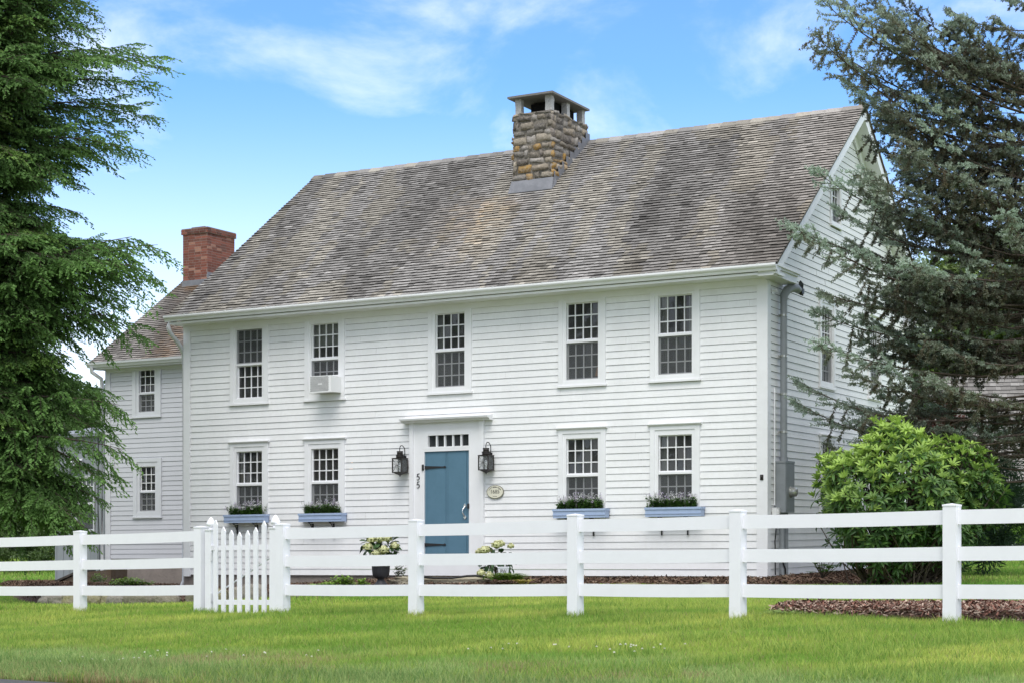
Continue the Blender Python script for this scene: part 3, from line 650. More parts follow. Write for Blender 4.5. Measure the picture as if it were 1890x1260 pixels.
# ================================================================== WING
wing = thing('house_wing', H([-3.5, 7.5, .3]), 'grey white two storey wing set back behind the downspout, with red brick chimney', 'building')
wcut = [(-6.33, -5.50, 4.43, 5.66), (-6.29, -5.48, 1.97, 3.40)]
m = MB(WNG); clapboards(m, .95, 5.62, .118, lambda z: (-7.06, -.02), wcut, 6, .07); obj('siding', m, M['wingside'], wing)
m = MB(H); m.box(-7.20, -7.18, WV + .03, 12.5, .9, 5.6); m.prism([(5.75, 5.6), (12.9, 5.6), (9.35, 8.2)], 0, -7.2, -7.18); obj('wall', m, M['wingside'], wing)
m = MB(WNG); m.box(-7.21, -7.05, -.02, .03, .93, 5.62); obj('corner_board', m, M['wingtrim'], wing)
m = MB(WNG); m.box(-7.18, -.02, -.1, -.01, -.1, .96); obj('foundation', m, M['concrete'], wing)
TW = math.atan(.678); RW_ = 3.80 / cos(TW)
def wing_front(p): return np.stack([p[:, 0], 5.55 + p[:, 1] * cos(TW) - p[:, 2] * sin(TW), 5.77 + p[:, 1] * sin(TW) + p[:, 2] * cos(TW)], -1)
def wing_back(p): return np.stack([p[:, 0], 13.15 - p[:, 1] * cos(TW) + p[:, 2] * sin(TW), 5.77 + p[:, 1] * sin(TW) + p[:, 2] * cos(TW)], -1)
def wing_tone(u, s, rng):
    n = fbm(A([u * 1.1 + .5 * s + 70]), A([s * .4 + 3]), 3)[0]; t = np.clip((n - .3) * 1.2 + rng.normal(0, .13), 0, 1)
    c = lerp((.13, .12, .11), (.40, .37, .345), A(t)); o = np.exp(-((u + 5.2 + .35 * s) / .5) ** 2) * .8 + np.exp(-((s - 4.1) / .5) ** 2) * .6
    return c * lerp(A([1, 1, 1]), A([1.2, .88, .62]), A(np.clip(o * rng.uniform(.3, 1.1), 0, 1)))
m = MB(H); shingles(m, -7.45, .0, RW_, .110, wing_front, 8, wing_tone); shingles(m, -7.45, .0, RW_, .3, wing_back, 9, wing_tone); wr = obj('roof', m, M['shingle'], wing)
m = MB(H)
for pl in (wing_front, wing_back):
    v = pl(A([(x, s, n) for n in (-.04, -.006) for s in (.012, RW_) for x in (-7.43, .0)])); m.add(v, [(0, 2, 3, 1), (4, 5, 7, 6), (0, 1, 5, 4), (2, 6, 7, 3), (0, 4, 6, 2), (1, 3, 7, 5)])
obj('roof_deck', m, M['bark'], wr)
for pl in (wing_front, wing_back):
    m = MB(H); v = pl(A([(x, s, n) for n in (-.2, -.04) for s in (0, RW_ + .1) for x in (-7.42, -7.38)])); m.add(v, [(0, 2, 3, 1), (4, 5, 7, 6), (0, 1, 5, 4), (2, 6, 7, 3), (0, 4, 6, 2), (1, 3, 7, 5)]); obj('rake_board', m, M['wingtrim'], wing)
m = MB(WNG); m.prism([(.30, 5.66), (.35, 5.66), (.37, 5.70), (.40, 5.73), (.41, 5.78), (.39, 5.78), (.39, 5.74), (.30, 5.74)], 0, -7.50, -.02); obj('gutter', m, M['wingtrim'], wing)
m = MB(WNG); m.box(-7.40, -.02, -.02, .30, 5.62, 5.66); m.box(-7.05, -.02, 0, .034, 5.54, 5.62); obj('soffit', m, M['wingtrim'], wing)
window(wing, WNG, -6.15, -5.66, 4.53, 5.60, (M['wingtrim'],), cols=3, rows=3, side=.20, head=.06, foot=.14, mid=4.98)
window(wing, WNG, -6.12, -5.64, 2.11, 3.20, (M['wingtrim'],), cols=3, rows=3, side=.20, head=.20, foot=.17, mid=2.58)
m = MB(WNG); m.tube([(-7.36, .36, 5.68), (-7.36, .34, 5.55), (-7.27, .10, 5.40), (-7.27, .07, 5.2), (-7.27, .07, .52), (-7.29, .12, .40), (-7.40, .25, .30), (-7.52, .35, .27)], .048, 8); obj('downspout', m, M['alum'], wing)
m = MB(WNG); m.tube([(-7.40, .05, 4.2), (-7.42, .05, 2.2), (-7.38, .05, 1.4), (-7.38, .05, .6)], .012, 5); obj('cable', m, M['iron'], wing)
def brick_tone(kind, p, z, rng):
    if kind == 'mortar': return A([.33, .28, .25])
    c = A([.22, .075, .052]) * rng.uniform(.6, 1.2)
    if rng.random() < .12: c = A([.15, .065, .05])
    if rng.random() < .08: c = A([.34, .17, .12])
    if z > 9.3 and rng.random() < .5: c = c * .5
    return c
m = MB(H); x0, x1, y0, y1 = -7.22, -6.42, 8.90, 10.05
masonry(m, x0, x1, y0, y1, 7.9, 9.40, .068, .205, .009, .004, 21, brick_tone); masonry(m, x0 - .035, x1 + .035, y0 - .035, y1 + .035, 9.40, 9.53, .068, .205, .009, .004, 22, brick_tone)
m.box(x0 - .03, x1 + .03, y0 - .03, y1 + .03, 9.53, 9.55, (.2, .17, .15)); masonry(m, x0 + .12, x1 - .25, y0 + .2, y1 - .15, 9.55, 9.62, .068, .205, .009, .004, 23, brick_tone)
bc = obj('chimney', m, M['brick'], wing)
m = MB(H); m.box(x0 - .02, x1 + .02, y0 - .03, y0 - .006, 7.95, 8.19); m.box(x1 + .006, x1 + .03, y0 - .03, y1, 7.95, 8.36); obj('flashing', m, M['lead'], bc)

# ================================================================== SHED, CELLAR HATCH, GARAGE
shed = thing('shed', H([-9.2, 9.5, .3]), 'grey shed of vertical boards beside the conifer', 'shed')
m = MB(H); x = -10.80; rng = np.random.default_rng(2); SV = 8.0
while x < -7.25:
    w = rng.uniform(.22, .28)
    for a, b, z0, z1 in ([(x, min(x + w, -7.22), .1, 4.16)] if not (x + w > -10.10 and x < -9.44) else [(x, min(x + w, -7.22), .1, 1.66), (x, min(x + w, -7.22), 3.12, 4.16)]):
        m.box(a, b - .008, SV + rng.uniform(0, .006), SV + .03, z0, z1, np.full(3, rng.uniform(.88, 1.03)))
    m.box(x - .03, x + .025, SV - .012, SV, .1, 4.16) if not -10.10 < x < -9.44 else None
    x += w
m.box(-10.80, -10.78, SV, 12, .1, 4.16); m.box(-10.78, -7.22, SV + .04, SV + .06, .1, 4.16, (.3, .3, .3)); obj('wall', m, M['boards'], shed)
m = MB(H); m.add([(-10.95, 7.85, 4.16), (-7.2, 7.85, 4.16), (-7.2, 12.2, 4.9), (-10.95, 12.2, 4.9), (-10.95, 7.85, 4.24), (-7.2, 7.85, 4.24), (-7.2, 12.2, 4.98), (-10.95, 12.2, 4.98)], [(0, 3, 2, 1), (4, 5, 6, 7), (0, 1, 5, 4), (2, 3, 7, 6), (0, 4, 7, 3), (1, 2, 6, 5)], (.8, .8, .82)); obj('roof', m, M['boards'], shed)
SHD = lambda p: H(np.stack([A(p)[..., 0], SV - A(p)[..., 1], A(p)[..., 2]], -1))
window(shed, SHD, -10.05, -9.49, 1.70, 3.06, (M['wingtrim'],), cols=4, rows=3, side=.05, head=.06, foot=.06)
m = MB(SHD); m.prism([(0, 3.40), (.22, 3.36), (.24, 3.40), (.0, 3.58)], 0, -10.30, -9.86); m.box(-10.16, -10.0, 0, .1, 3.24, 3.38, (.75, .75, .75)); obj('door_hood', m, M['wingtrim'], shed)
m = MB(); Yh = 40.2
a, b, c, d = pt(88, 1084, Yh), pt(146, 1056, Yh), pt(205, 1050, Yh), pt(205, 1088, Yh); K_ = A([.25, .6, 0])
top = [a + A([0, 0, .04]), b, c]; v = []
prof = [a, b, c, d]; n = 4
vv = [p for p in prof] + [p + K_ for p in prof]
m.add(vv, [(0, 1, 5, 4), (1, 2, 6, 5), (2, 3, 7, 6), (3, 0, 4, 7), (0, 3, 2, 1), (4, 5, 6, 7)], (.42, .36, .28))
ch = thing('cellar_wall', a + A([.6, 0, 0]), 'low dark sloping stone wall at the foot of the grey shed', 'wall'); obj('wall', m, M['concrete'], ch)
m = MB(); e = A([0, -.04, .02]); m.add([a + e + A([-.06, 0, 0]), b + e, b + K_, a + K_ + A([-.06, 0, 0]), a + e + A([-.06, 0, .05]), b + e + A([0, 0, .05]), b + K_ + A([0, 0, .05]), a + K_ + A([-.06, 0, .05])], [(0, 3, 2, 1), (4, 5, 6, 7), (0, 1, 5, 4), (2, 3, 7, 6), (0, 4, 7, 3), (1, 2, 6, 5)], (.2, .2, .19)); obj('coping', m, M['concrete'], ch)

gar = thing('garage', pt(1880, 1010, 46), 'pale grey green garage with grey shingled roof behind the conifers', 'garage')
GO = pt(1745, 965, 46); GU = A([.985, -.17, 0]); GV = A([.17, .985, 0])
GX = lambda p: GO * A([1, 1, 0]) + A(p)[..., 0:1] * GU + A(p)[..., 1:2] * GV + A(p)[..., 2:3] * A([0, 0, 1.])
m = MB(lambda p: GX(np.stack([p[:, 0], -p[:, 1], p[:, 2]], -1))); clapboards(m, .3, 2.66, .18, lambda z: (.1, 9), [], 31); obj('siding', m, M['garageside'], gar)
m = MB(GX); m.box(.0, .12, -.03, 6, .3, 2.66); m.box(8.9, 9, .03, 6, .3, 2.66); m.box(0, 9, 5.9, 6, .3, 2.66); m.box(-.25, 9.2, -.3, 0, 2.60, 2.66); obj('wall', m, M['garageside'], gar)
TG = math.atan(.95)
gp = lambda p: np.stack([p[:, 0], -.33 + p[:, 1] * cos(TG) - p[:, 2] * sin(TG), 2.68 + p[:, 1] * sin(TG) + p[:, 2] * cos(TG)], -1)
gb = lambda p: np.stack([p[:, 0], 6.33 - p[:, 1] * cos(TG) + p[:, 2] * sin(TG), 2.68 + p[:, 1] * sin(TG) + p[:, 2] * cos(TG)], -1)
def gar_tone(u, s, rng): return lerp((.10, .092, .085), (.30, .285, .27), A(np.clip(rng.normal(.45, .25), 0, 1)))
m = MB(GX); shingles(m, -.3, 9.2, 3.33 / cos(TG), .17, gp, 33, gar_tone, (.12, .28)); shingles(m, -.3, 9.2, 3.33 / cos(TG), .5, gb, 34, gar_tone, (.2, .4)); obj('roof', m, M['shingle'], gar)
m = MB(GX)
m.prism([(0, 2.66), (6, 2.66), (3, 5.75)], 0, .02, .08); obj('gable', m, M['garageside'], gar)

# ================================================================== FENCE AND GATE
def fpos(px):
    Y = 18.18 / (1 + .000236 * (px - CX)); X = (px - CX) / F * Y
    return A([X, Y, float(ground(A(X), A(Y))) - .01])
T3 = A([TT[0], TT[1], 0]); N3 = A([NN[0], NN[1], 0])
class PX:      # frame at a fence point: (along, back, up)
    def __init__(s, o): s.o = A(o)
    def __call__(s, p): p = A(p); return s.o + p[..., 0:1] * T3 + p[..., 1:2] * N3 + p[..., 2:3] * A([0, 0, 1.])
def post(parent, px, h=1.10, w=.063, cap=True):
    o = fpos(px); m = MB(PX(o)); m.box(-w, w, -w, w, -.15, h - .015); m.box(-w - .004, w + .004, -w - .004, w + .004, h - .022, h - .006)
    k = w + .004; m.add([(-k, -k, h - .006), (k, -k, h - .006), (k, k, h - .006), (-k, k, h - .006), (0, 0, h + .006)], [(0, 1, 4), (1, 2, 4), (2, 3, 4), (3, 0, 4)])
    n = 10; q = np.linspace(0, .16, n); r_ = np.random.default_rng(int(px) + 500)      # soil splash and grass stain at the foot
    for a_, b_, nx_, ny_ in ((-1, -1, 1, 0), (1, -1, 0, 1), (-1, 1, 0, -1)):
        e = w + .0012; u_ = np.linspace(0, 2 * e, 5); g1, g2 = np.meshgrid(u_, q)
        vx = a_ * e + (g1 if nx_ else 0 * g1); vy = b_ * e + (g1 * ny_ if ny_ else 0 * g1)
        f_ = np.clip(1 - g2 / (.05 + .11 * r_.random(g2.shape)), 0, 1); cc_ = lerp(A([1, 1, 1]), A([.52, .55, .34]), f_.ravel() * .8); i_ = (np.arange(n - 1)[:, None] * 5 + np.arange(4)[None]).ravel()
        m.add(np.stack([vx, vy, g2], -1).reshape(-1, 3), np.stack([i_, i_ + 1, i_ + 6, i_ + 5], -1), cc_)
    return obj('post', m, M['vinyl'], parent)
def rails(parent, p0, p1):
    a, b = fpos(p0), fpos(p1); d = b - a; ln = np.hypot(d[0], d[1])
    for z0, z1 in ((.245, .372), (.587, .714), (.915, 1.045)):
        m = MB(PX(a)); n = 6; t = np.linspace(0, 1, n); x = .06 + (ln - .12) * t; zz = d[2] * (x / ln) - .006 * np.sin(pi * t)
        q = .019; v = []
        for xi, zi in zip(x, zz): v += [(xi, -q, z0 + zi), (xi, q, z0 + zi), (xi, q, z1 + zi), (xi, -q, z1 + zi)]
        i = np.arange(n - 1)[:, None] * 4; j = np.arange(4)[None]
        m.add(v, np.stack([i + j, i + (j + 1) % 4, i + 4 + (j + 1) % 4, i + 4 + j], -1).reshape(-1, 4)); obj('rail', m, M['vinyl'], parent)
fl = thing('rail_fence', fpos(148), 'short white three rail fence section between the conifer and the picket gate', 'fence')
for p in (-100, 148, 371): post(fl, p)
rails(fl, -100, 148); rails(fl, 148, 371)
fr_ = thing('rail_fence', fpos(1062), 'long white three rail fence section running from the gate past the blue door', 'fence')
for p in (522, 768, 1062, 1362, 1757, 2190): post(fr_, p)
for a, b in ((522, 768), (768, 1062), (1062, 1362), (1362, 1757), (1757, 2190)): rails(fr_, a, b)
def gate_post(px, label, w=.052):
    o = fpos(px); t = thing('gate_post', o, label, 'gate post', 'acorn topped gate posts'); X = PX(o)
    m = MB(X); m.box(-w, w, -w, w, -.15, 1.045); m.box(-w - .008, w + .008, -w - .008, w + .008, 1.045, 1.062); obj('shaft', m, M['vinyl'], t)
    m = MB(X); m.lathe([(.035, 1.06), (.03, 1.075), (.028, 1.09), (.05, 1.10), (.060, 1.115), (.055, 1.14), (.035, 1.175), (.012, 1.205), (.0, 1.212)], (0, 0, 0), 18); obj('finial', m, M['vinyl'], t)
    m = MB(X)
    for z in (.22, .72): m.box(w - .0, w + .012, -w - .006, -w + .02, z - .05, z + .05, (.8, .8, .8))
    obj('hinge', m, M['vinyl'], t)
gate_post(389.5, 'acorn topped white gate post on the conifer side of the gate'); gate_post(508.5, 'acorn topped white gate post on the blue door side of the gate')
gate = thing('garden_gate', fpos(446), 'white picket gate with scooped top standing in the rail fence', 'gate')
for px, tip in ((402, 958.6), (416.4, 971), (431, 977), (446, 980.7), (461, 977.6), (476, 972), (491.4, 960)):
    o = fpos(px); zt = EZ + (HY - tip) / F * o[1] - o[2]; X = PX(o + N3 * -.035); m = MB(X); w = .034
    m.prism([(-w, .03), (w, .03), (w, zt - .055), (0, zt), (-w, zt - .055)], 1, -.010, .010); obj('picket', m, M['vinyl'], gate)
o = fpos(397); ln = np.linalg.norm((fpos(500) - o)[:2]); dz = (fpos(500) - o)[2]
for z in (.13, .80):
    m = MB(PX(o)); m.add([(0, -.022, z), (ln, -.022, z + dz), (ln, .022, z + dz), (0, .022, z), (0, -.022, z + .06), (ln, -.022, z + .06 + dz), (ln, .022, z + .06 + dz), (0, .022, z + .06)], [(0, 3, 2, 1), (4, 5, 6, 7), (0, 1, 5, 4), (2, 3, 7, 6), (0, 4, 7, 3), (1, 2, 6, 5)]); obj('gate_rail', m, M['vinyl'], gate)
m = MB(PX(o)); m.tube([(.0, .03, .26), (ln, .03, .74)], .011, 6); obj('brace', m, M['vinyl'], gate)
m = MB(PX(o)); m.box(-.03, .04, -.05, -.02, .80, .86, (.85, .85, .85)); m.tube([(-.02, -.05, .70), (-.02, -.05, .80)], .01, 6); obj('latch', m, M['vinyl'], gate)

# ================================================================== GROUND
def grid_sheet(name, xs, ys, zf, mat_, colf=None, **kw):
    X, Y = np.meshgrid(xs, ys); Z = zf(X, Y); nx, ny = len(xs), len(ys)
    m = MB(); i = (np.arange(ny - 1)[:, None] * nx + np.arange(nx - 1)[None]).ravel()
    c = colf(X.ravel(), Y.ravel()) if colf else (1, 1, 1)
    m.add(np.stack([X, Y, Z], -1).reshape(-1, 3), np.stack([i, i + 1, i + nx + 1, i + nx], -1), c, True)
    return obj(name, m, mat_, **kw)
def lawn_col(X, Y):
    s, n = sn(X, Y); t = fbm(X * .45 + 9, Y * .9 + 4, 3); c = lerp((.14, .24, .03), (.22, .29, .045), np.clip((t - .3) * 2.2, 0, 1))
    dry = smooth(n + .35 * (fbm(X * 1.5, Y * 1.5, 3) - .5) * 4, -5.3, -6.2); return lerp(c, A([.24, .19, .12]), dry)
xs = np.concatenate([[-220, -120, -70, -45, -30, -22], np.arange(-18, 18.01, .3), [22, 30, 45, 70, 120, 220]]); ys = np.concatenate([np.arange(-12, 8, 1.), np.arange(8, 36, .3), np.arange(36, 60, 2.), [70, 90, 130, 200, 320]])
grid_sheet('ground', xs, ys, lambda X, Y: ground(X, Y) - .02, M['lawn'], lawn_col, kind='structure')
m = MB(); ss = np.linspace(-40, 40, 41)
ed = -5.95 + .05 * np.sin(ss * 2.1) + .04 * np.sin(ss * 5.3)
v = []
for s_, e_ in zip(ss, ed):
    for n_ in (e_, e_ - .04, -16.):
        P = A([0, 18.18]) + s_ * TT + n_ * NN; z = float(ground(A(P[0]), A(P[1]))); v.append((P[0], P[1], z + (-.03 if n_ == e_ else .012)))
i = np.arange(40)[:, None] * 3
m.add(v, np.concatenate([np.stack([i[:, 0] + k, i[:, 0] + 3 + k, i[:, 0] + 4 + k, i[:, 0] + 1 + k], -1) for k in (0, 1)])); obj('road', m, M['asphalt'], kind='structure')

def sdist(X, Y, poly):
    """signed distance, positive inside"""
    P = A(poly, float); inside = np.zeros(X.shape, bool); d = np.full(X.shape, 1e9)
    for (x0, y0), (x1, y1) in zip(P, np.roll(P, -1, 0)):
        t = np.clip(((X - x0) * (x1 - x0) + (Y - y0) * (y1 - y0)) / ((x1 - x0) ** 2 + (y1 - y0) ** 2 + 1e-9), 0, 1)
        d = np.minimum(d, np.hypot(X - x0 - t * (x1 - x0), Y - y0 - t * (y1 - y0)))
        c = ((y0 > Y) != (y1 > Y)) & (X < (x1 - x0) * (Y - y0) / (y1 - y0 + 1e-12) + x0); inside ^= c
    return np.where(inside, d, -d)
px2 = lambda px, Y: ((px - CX) / F * Y, Y)
hp = lambda u, v: tuple(H([u, v, 0])[:2])
edge_pts = [px2(60, 29.5), px2(150, 27.2), px2(300, 26.6), px2(500, 26.2), px2(700, 25.6), px2(900, 25.0), px2(1300, 24.2), px2(1480, 23.6), px2(1700, 24.2)]
bed_poly = edge_pts + [hp(14.6, 2.5), hp(13.6, 8), hp(11.9, 8), hp(11.9, .15), hp(0, .15), hp(0, 6.1), hp(-7.6, 6.1), hp(-10.9, 8.1), hp(-11.5, 6.5)]
def bed_top(X, Y):
    u, v = uv_of(X, Y); z = np.interp(u, [0, 3, 6, 12, 15], [.48, .54, .62, .72, .72]) + .032 * np.clip(v, -4, 0); zl = np.interp(v, [-6, 0, 6, 8], [.46, .35, .10, .08]); k = smooth(-u, -5, -.5); z = z + (zl - z) * k
    return z + .05 * (fbm(X * 1.3, Y * 1.3, 3) - .5)
isl_c = A([0, 18.18]) + 6.15 * TT + 1.50 * NN
isl_poly = [tuple(isl_c + 3.9 * cos(t) * (1 + .05 * sin(5 * t)) * TT + 1.42 * sin(t) * (1 + .08 * cos(4 * t)) * NN) for t in np.linspace(0, 2 * pi, 40, endpoint=False)]
def isl_top(X, Y): return ground(X, Y) + .085 + .05 * (fbm(X * 1.5, Y * 1.5, 3) - .5)
def bed(poly, topf, step, soft, chips, seed, cols, label):
    P = A(poly); x0, y0 = P.min(0) - .5; x1, y1 = P.max(0) + .5
    def zf(X, Y):
        w = smooth(sdist(X, Y, poly), -.25, soft); g = ground(X, Y)
        return (g - .10) * (1 - w) + topf(X, Y) * w
    o = grid_sheet('mulch_bed', np.arange(x0, x1, step), np.arange(y0, y1, step), zf, M['mulch'], kind='structure')
    rng = np.random.default_rng(seed); n = chips * 6
    X = rng.uniform(x0, x1, n); Y = rng.uniform(y0, y1, n); s = sdist(X, Y, poly); k = np.where(s > .0 + .12 * rng.random(n))[0][:chips]; X, Y = X[k], Y[k]
    Z = zf(X, Y) + rng.uniform(0, .022, len(k)); n = len(k)
    a = rng.uniform(0, pi, n); l = rng.uniform(.012, .055, n); w = rng.uniform(.004, .011, n); tl = rng.normal(0, .45, n)
    dx = np.stack([np.cos(a), np.sin(a), np.sin(tl)], -1) * l[:, None]; dy = np.stack([-np.sin(a), np.cos(a), rng.normal(0, .6, n)], -1) * w[:, None]; c = np.stack([X, Y, Z], -1)
    v = np.stack([c - dx - dy, c + dx - dy * .6, c + dx * .9 + dy, c - dx * .8 + dy * .7], 1).reshape(-1, 3)
    cc = A(cols)[rng.integers(0, len(cols), n)] * rng.uniform(.6, 1.25, (n, 1))
    m = MB(); m.add(v, np.arange(4 * n).reshape(-1, 4), np.repeat(cc, 4, 0)); obj('mulch_chips', m, M['chip'], kind='stuff')
    return zf
front_z = bed(bed_poly, bed_top, .16, .35, 60000, 5, [(.11, .07, .05), (.16, .10, .07), (.07, .045, .035), (.20, .15, .11)], '')
isl_z = bed(isl_poly, isl_top, .12, .22, 26000, 6, [(.24, .12, .09), (.17, .09, .07), (.34, .25, .19), (.12, .07, .055), (.40, .31, .25)], '')

def rock(c, r, seed, col=(.30, .27, .23), n=14, flat=.55):
    rng = np.random.default_rng(seed); m = MB(); th = np.linspace(0, pi, n); ph = np.linspace(0, 2 * pi, 2 * n, endpoint=False)
    T_, P_ = np.meshgrid(th, ph, indexing='ij'); d = np.stack([np.sin(T_) * np.cos(P_), np.sin(T_) * np.sin(P_), np.cos(T_)], -1)
    pw = np.sign(d) * np.abs(d) ** flat
    k = 1 + .34 * (fbm(d[..., 0] * 1.8 + seed * 3.1 + 50, d[..., 1] * 1.8 + d[..., 2] * 2.3 + seed + 50, 4) - .5) * 2
    v = pw * A(r) * k[..., None] + A(c)
    i = (np.arange(n - 1)[:, None] * 2 * n); j = np.arange(2 * n)[None]
    f = np.stack([i + j, i + 2 * n + j, i + 2 * n + (j + 1) % (2 * n), i + (j + 1) % (2 * n)], -1).reshape(-1, 4)
    m.add(v.reshape(-1, 3), f, A(col) * rng.uniform(.8, 1.15), True); return m
# low stone edging of the bed: single stones in a row
rng = np.random.default_rng(12); E_ = A(edge_pts); seg = np.linalg.norm(np.diff(E_, axis=0), axis=1); cum = np.concatenate([[0], np.cumsum(seg)]); t = 1.0; k = 0
while t < cum[-1] - 3.2:
    x = np.interp(t, cum, E_[:, 0]); y = np.interp(t, cum, E_[:, 1]); left = x < -3.6; lx = rng.uniform(.13, .46); hz = rng.uniform(.12, .17) if left else rng.uniform(.05, .08)
    g = float(ground(A(x), A(y))); mm = rock((x, y - .03, g + (.07 if left else .02)), (lx / 2 * rng.uniform(1., 1.35), .17, hz), 100 + k, [(.20, .19, .165), (.25, .235, .20), (.15, .14, .10), (.19, .18, .09)][rng.integers(4)], 14, rng.uniform(.6, .85))
    obj('edging_stone', mm, M['stone'], label='grey brown fieldstone in the low edging along the front of the mulch bed', cat='stone', group='fieldstones edging the mulch bed')
    t += lx * rng.uniform(.95, 1.25); k += 1
# stone step and lower slab at the door
def slab_at(px0, px1, py0, py1, Y, depth, seed, label, col):
    a, b = pt(px0, py0, Y), pt(px1, py1, Y); w = b[0] - a[0]; h = abs(a[2] - b[2])
    mm = rock(((a[0] + b[0]) / 2, Y + depth / 2, (a[2] + b[2]) / 2 - .03), (w / 2, depth / 2, h / 2 + .04), seed, col, 18, .4)
    return obj('stone_step', mm, M['stone'], label=label, cat='stone step')
slab_at(722, 918, 1066, 1084, 28.6, .62, 41, 'thick rough stone step right under the blue front door', (.33, .30, .22))
slab_at(690, 900, 1084, 1100, 27.6, .7, 42, 'thin flat stone slab in front of the thick door step', (.36, .31, .25))
hs = thing('garden_hose', pt(830, 1064, 28.3), 'black hose lying across the stone step to the white pot', 'hose')
P_ = [pt(x, y, Y) for x, y, Y in ((775, 1064, 28.5), (800, 1065.5, 28.35), (835, 1065.5, 28.3), (862, 1062, 28.3), (878, 1061.5, 28.25), (895, 1064, 28.2), (912, 1066, 28.1), (930, 1068, 28.0))]
m = MB(); m.tube(P_, .018, 8); obj('hose', m, M['hose'], hs)

# ================================================================== LEAVES
def unit(a): return a / (np.linalg.norm(a, axis=-1, keepdims=True) + 1e-9)
def kites(mb, base, d, side, ln, wd, col, bend=0., mid=.45):
    """one kite-shaped leaf per row"""
    n = len(base); ln = np.broadcast_to(ln, (n,))[:, None]; wd = np.broadcast_to(wd, (n,))[:, None]; nrm = np.cross(d, side)
    v = np.stack([base, base + d * ln * mid + side * wd / 2 + nrm * bend * ln, base + d * ln, base + d * ln * mid - side * wd / 2 + nrm * bend * ln], 1)
    mb.add(v.reshape(-1, 3), np.arange(4 * n).reshape(-1, 4), np.repeat(np.broadcast_to(A(col, float), (n, 3)), 4, 0))
def long_leaves(mb, base, d, side, ln, wd, col, droop=.15, fold=.18):
    """six-cornered leaf with a folded midrib and drooping tip"""
    n = len(base); ln = np.broadcast_to(ln, (n,))[:, None]; wd = np.broadcast_to(wd, (n,))[:, None]; nr = np.cross(d, side)
    nr = np.where(nr[:, 2:3] < 0, -nr, nr)
    b = base; m1 = base + d * ln * .35; m2 = base + d * ln * .72 - nr * droop * ln * .4; t = base + d * ln - nr * droop * ln
    u = nr * fold * wd
    v = np.stack([b, m1 - u * 0 + side * wd * .45 + u, m2 + side * wd * .42 + u, t, m2 - side * wd * .42 + u, m1 - side * wd * .45 + u, m1, m2], 1)
    k = np.arange(n)[:, None] * 8
    f = np.concatenate([k + A([0, 1, 6, 6]), ]) if False else None
    tri = np.concatenate([k + A([[0, 6, 1]]), k + A([[0, 5, 6]]), k + A([[3, 2, 7]]), k + A([[3, 7, 4]])]); quad = np.concatenate([k + A([[1, 6, 7, 2]]), k + A([[6, 5, 4, 7]])])
    c = np.repeat(np.broadcast_to(A(col, float), (n, 3)), 8, 0); n0 = mb.n
    mb.add(v.reshape(-1, 3), tri, c); mb.f.append(quad + n0); mb.sm.append(False)
def rot_frame(az, el, roll):
    """columns: forward, side, up"""
    f = A([cos(el) * cos(az), cos(el) * sin(az), sin(el)]); s = A([-sin(az), cos(az), 0]); u = np.cross(f, s)
    return np.stack([f, s * cos(roll) + u * sin(roll), u * cos(roll) - s * sin(roll)], 1)

# ---------------------------------------------------------------- hemlock sprays
def hemlock_spray(ln, rng, droop, density=1.0):
    """returns wood paths and leaf arrays for a flat drooping branch of length ln (x out, y across, z up)"""
    t = np.linspace(0, 1, 9); main = np.stack([ln * t, .06 * ln * np.sin(t * 3 + rng.uniform(0, 6)), .10 * ln * t - droop * ln * t ** 2.4], -1)
    B, D, S, LN, C = [], [], [], [], []; wood = [(main, np.linspace(.011 * ln + .003, .003, 9))]
    x = .10 * ln; side = 1
    while x < ln:
        f = x / ln; p = A([np.interp(f, t, main[:, i]) for i in range(3)]); tl = ln * (.36 * (1 - f) ** .6 + .12) * rng.uniform(.6, 1.15)
        ang = rng.uniform(.65, 1.05); dr = rng.uniform(.25, .95); q = np.linspace(0, 1, 6)
        tw = p + np.stack([tl * q * cos(ang), side * tl * q * sin(ang), -dr * tl * q ** 1.6 + .05 * tl * q], -1); wood.append((tw, np.linspace(.004, .0015, 6)))
        nsub = max(3, int(tl / .038 * density)); qq = np.linspace(.06, 1, nsub)
        for j, q_ in enumerate(qq):
            o = A([np.interp(q_, q, tw[:, i]) for i in range(3)]); sl = (.05 + .22 * tl * (1 - q_ * .75)) * rng.uniform(.6, 1.2); a2 = ang * side + (1 if j % 2 else -1) * rng.uniform(.5, .9)
            dd = A([cos(a2), sin(a2), -.3 - .9 * rng.random()]); dd /= np.linalg.norm(dd)
            nl = max(3, int(sl / .015)); r = np.linspace(.1, 1, nl); pp = o + dd * (sl * r)[:, None] + np.stack([0 * r, 0 * r, -.3 * sl * r ** 2], -1)
            a3 = a2 + np.where(np.arange(nl) % 2, 1, -1) * rng.uniform(.25, .75, nl)
            d3 = unit(np.stack([np.cos(a3), np.sin(a3), dd[2] / max(.2, np.hypot(dd[0], dd[1])) + rng.normal(0, .15, nl)], -1)); B.append(pp); D.append(d3)
            sd = unit(np.cross(d3, rng.normal(0, 1, (nl, 3)))); S.append(sd); LN.append(rng.uniform(.038, .072, nl))
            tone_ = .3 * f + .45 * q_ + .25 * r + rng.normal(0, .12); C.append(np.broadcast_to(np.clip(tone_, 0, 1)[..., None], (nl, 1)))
        x += ln * rng.uniform(.035, .055) / density ** .3; side = -side
    return wood, np.concatenate(B), np.concatenate(D), np.concatenate(S), np.concatenate(LN), np.concatenate(C)[:, 0]
def place_spray(wood_mb, leaf_mb, spray, R, o, s, dark, light, tint, wd=.54, segs=4):
    wood, B, D, S, LN, C = spray
    for p, r in wood:
        if r[0] * s > .0035: wood_mb.tube(o + s * p @ R.T, r * s, segs, (.8, .8, .8), False)
    kites(leaf_mb, o + s * B @ R.T, D @ R.T, S @ R.T, LN * (.6 + .4 * s), LN * wd * (.6 + .4 * s), lerp(dark, light, C) * tint)

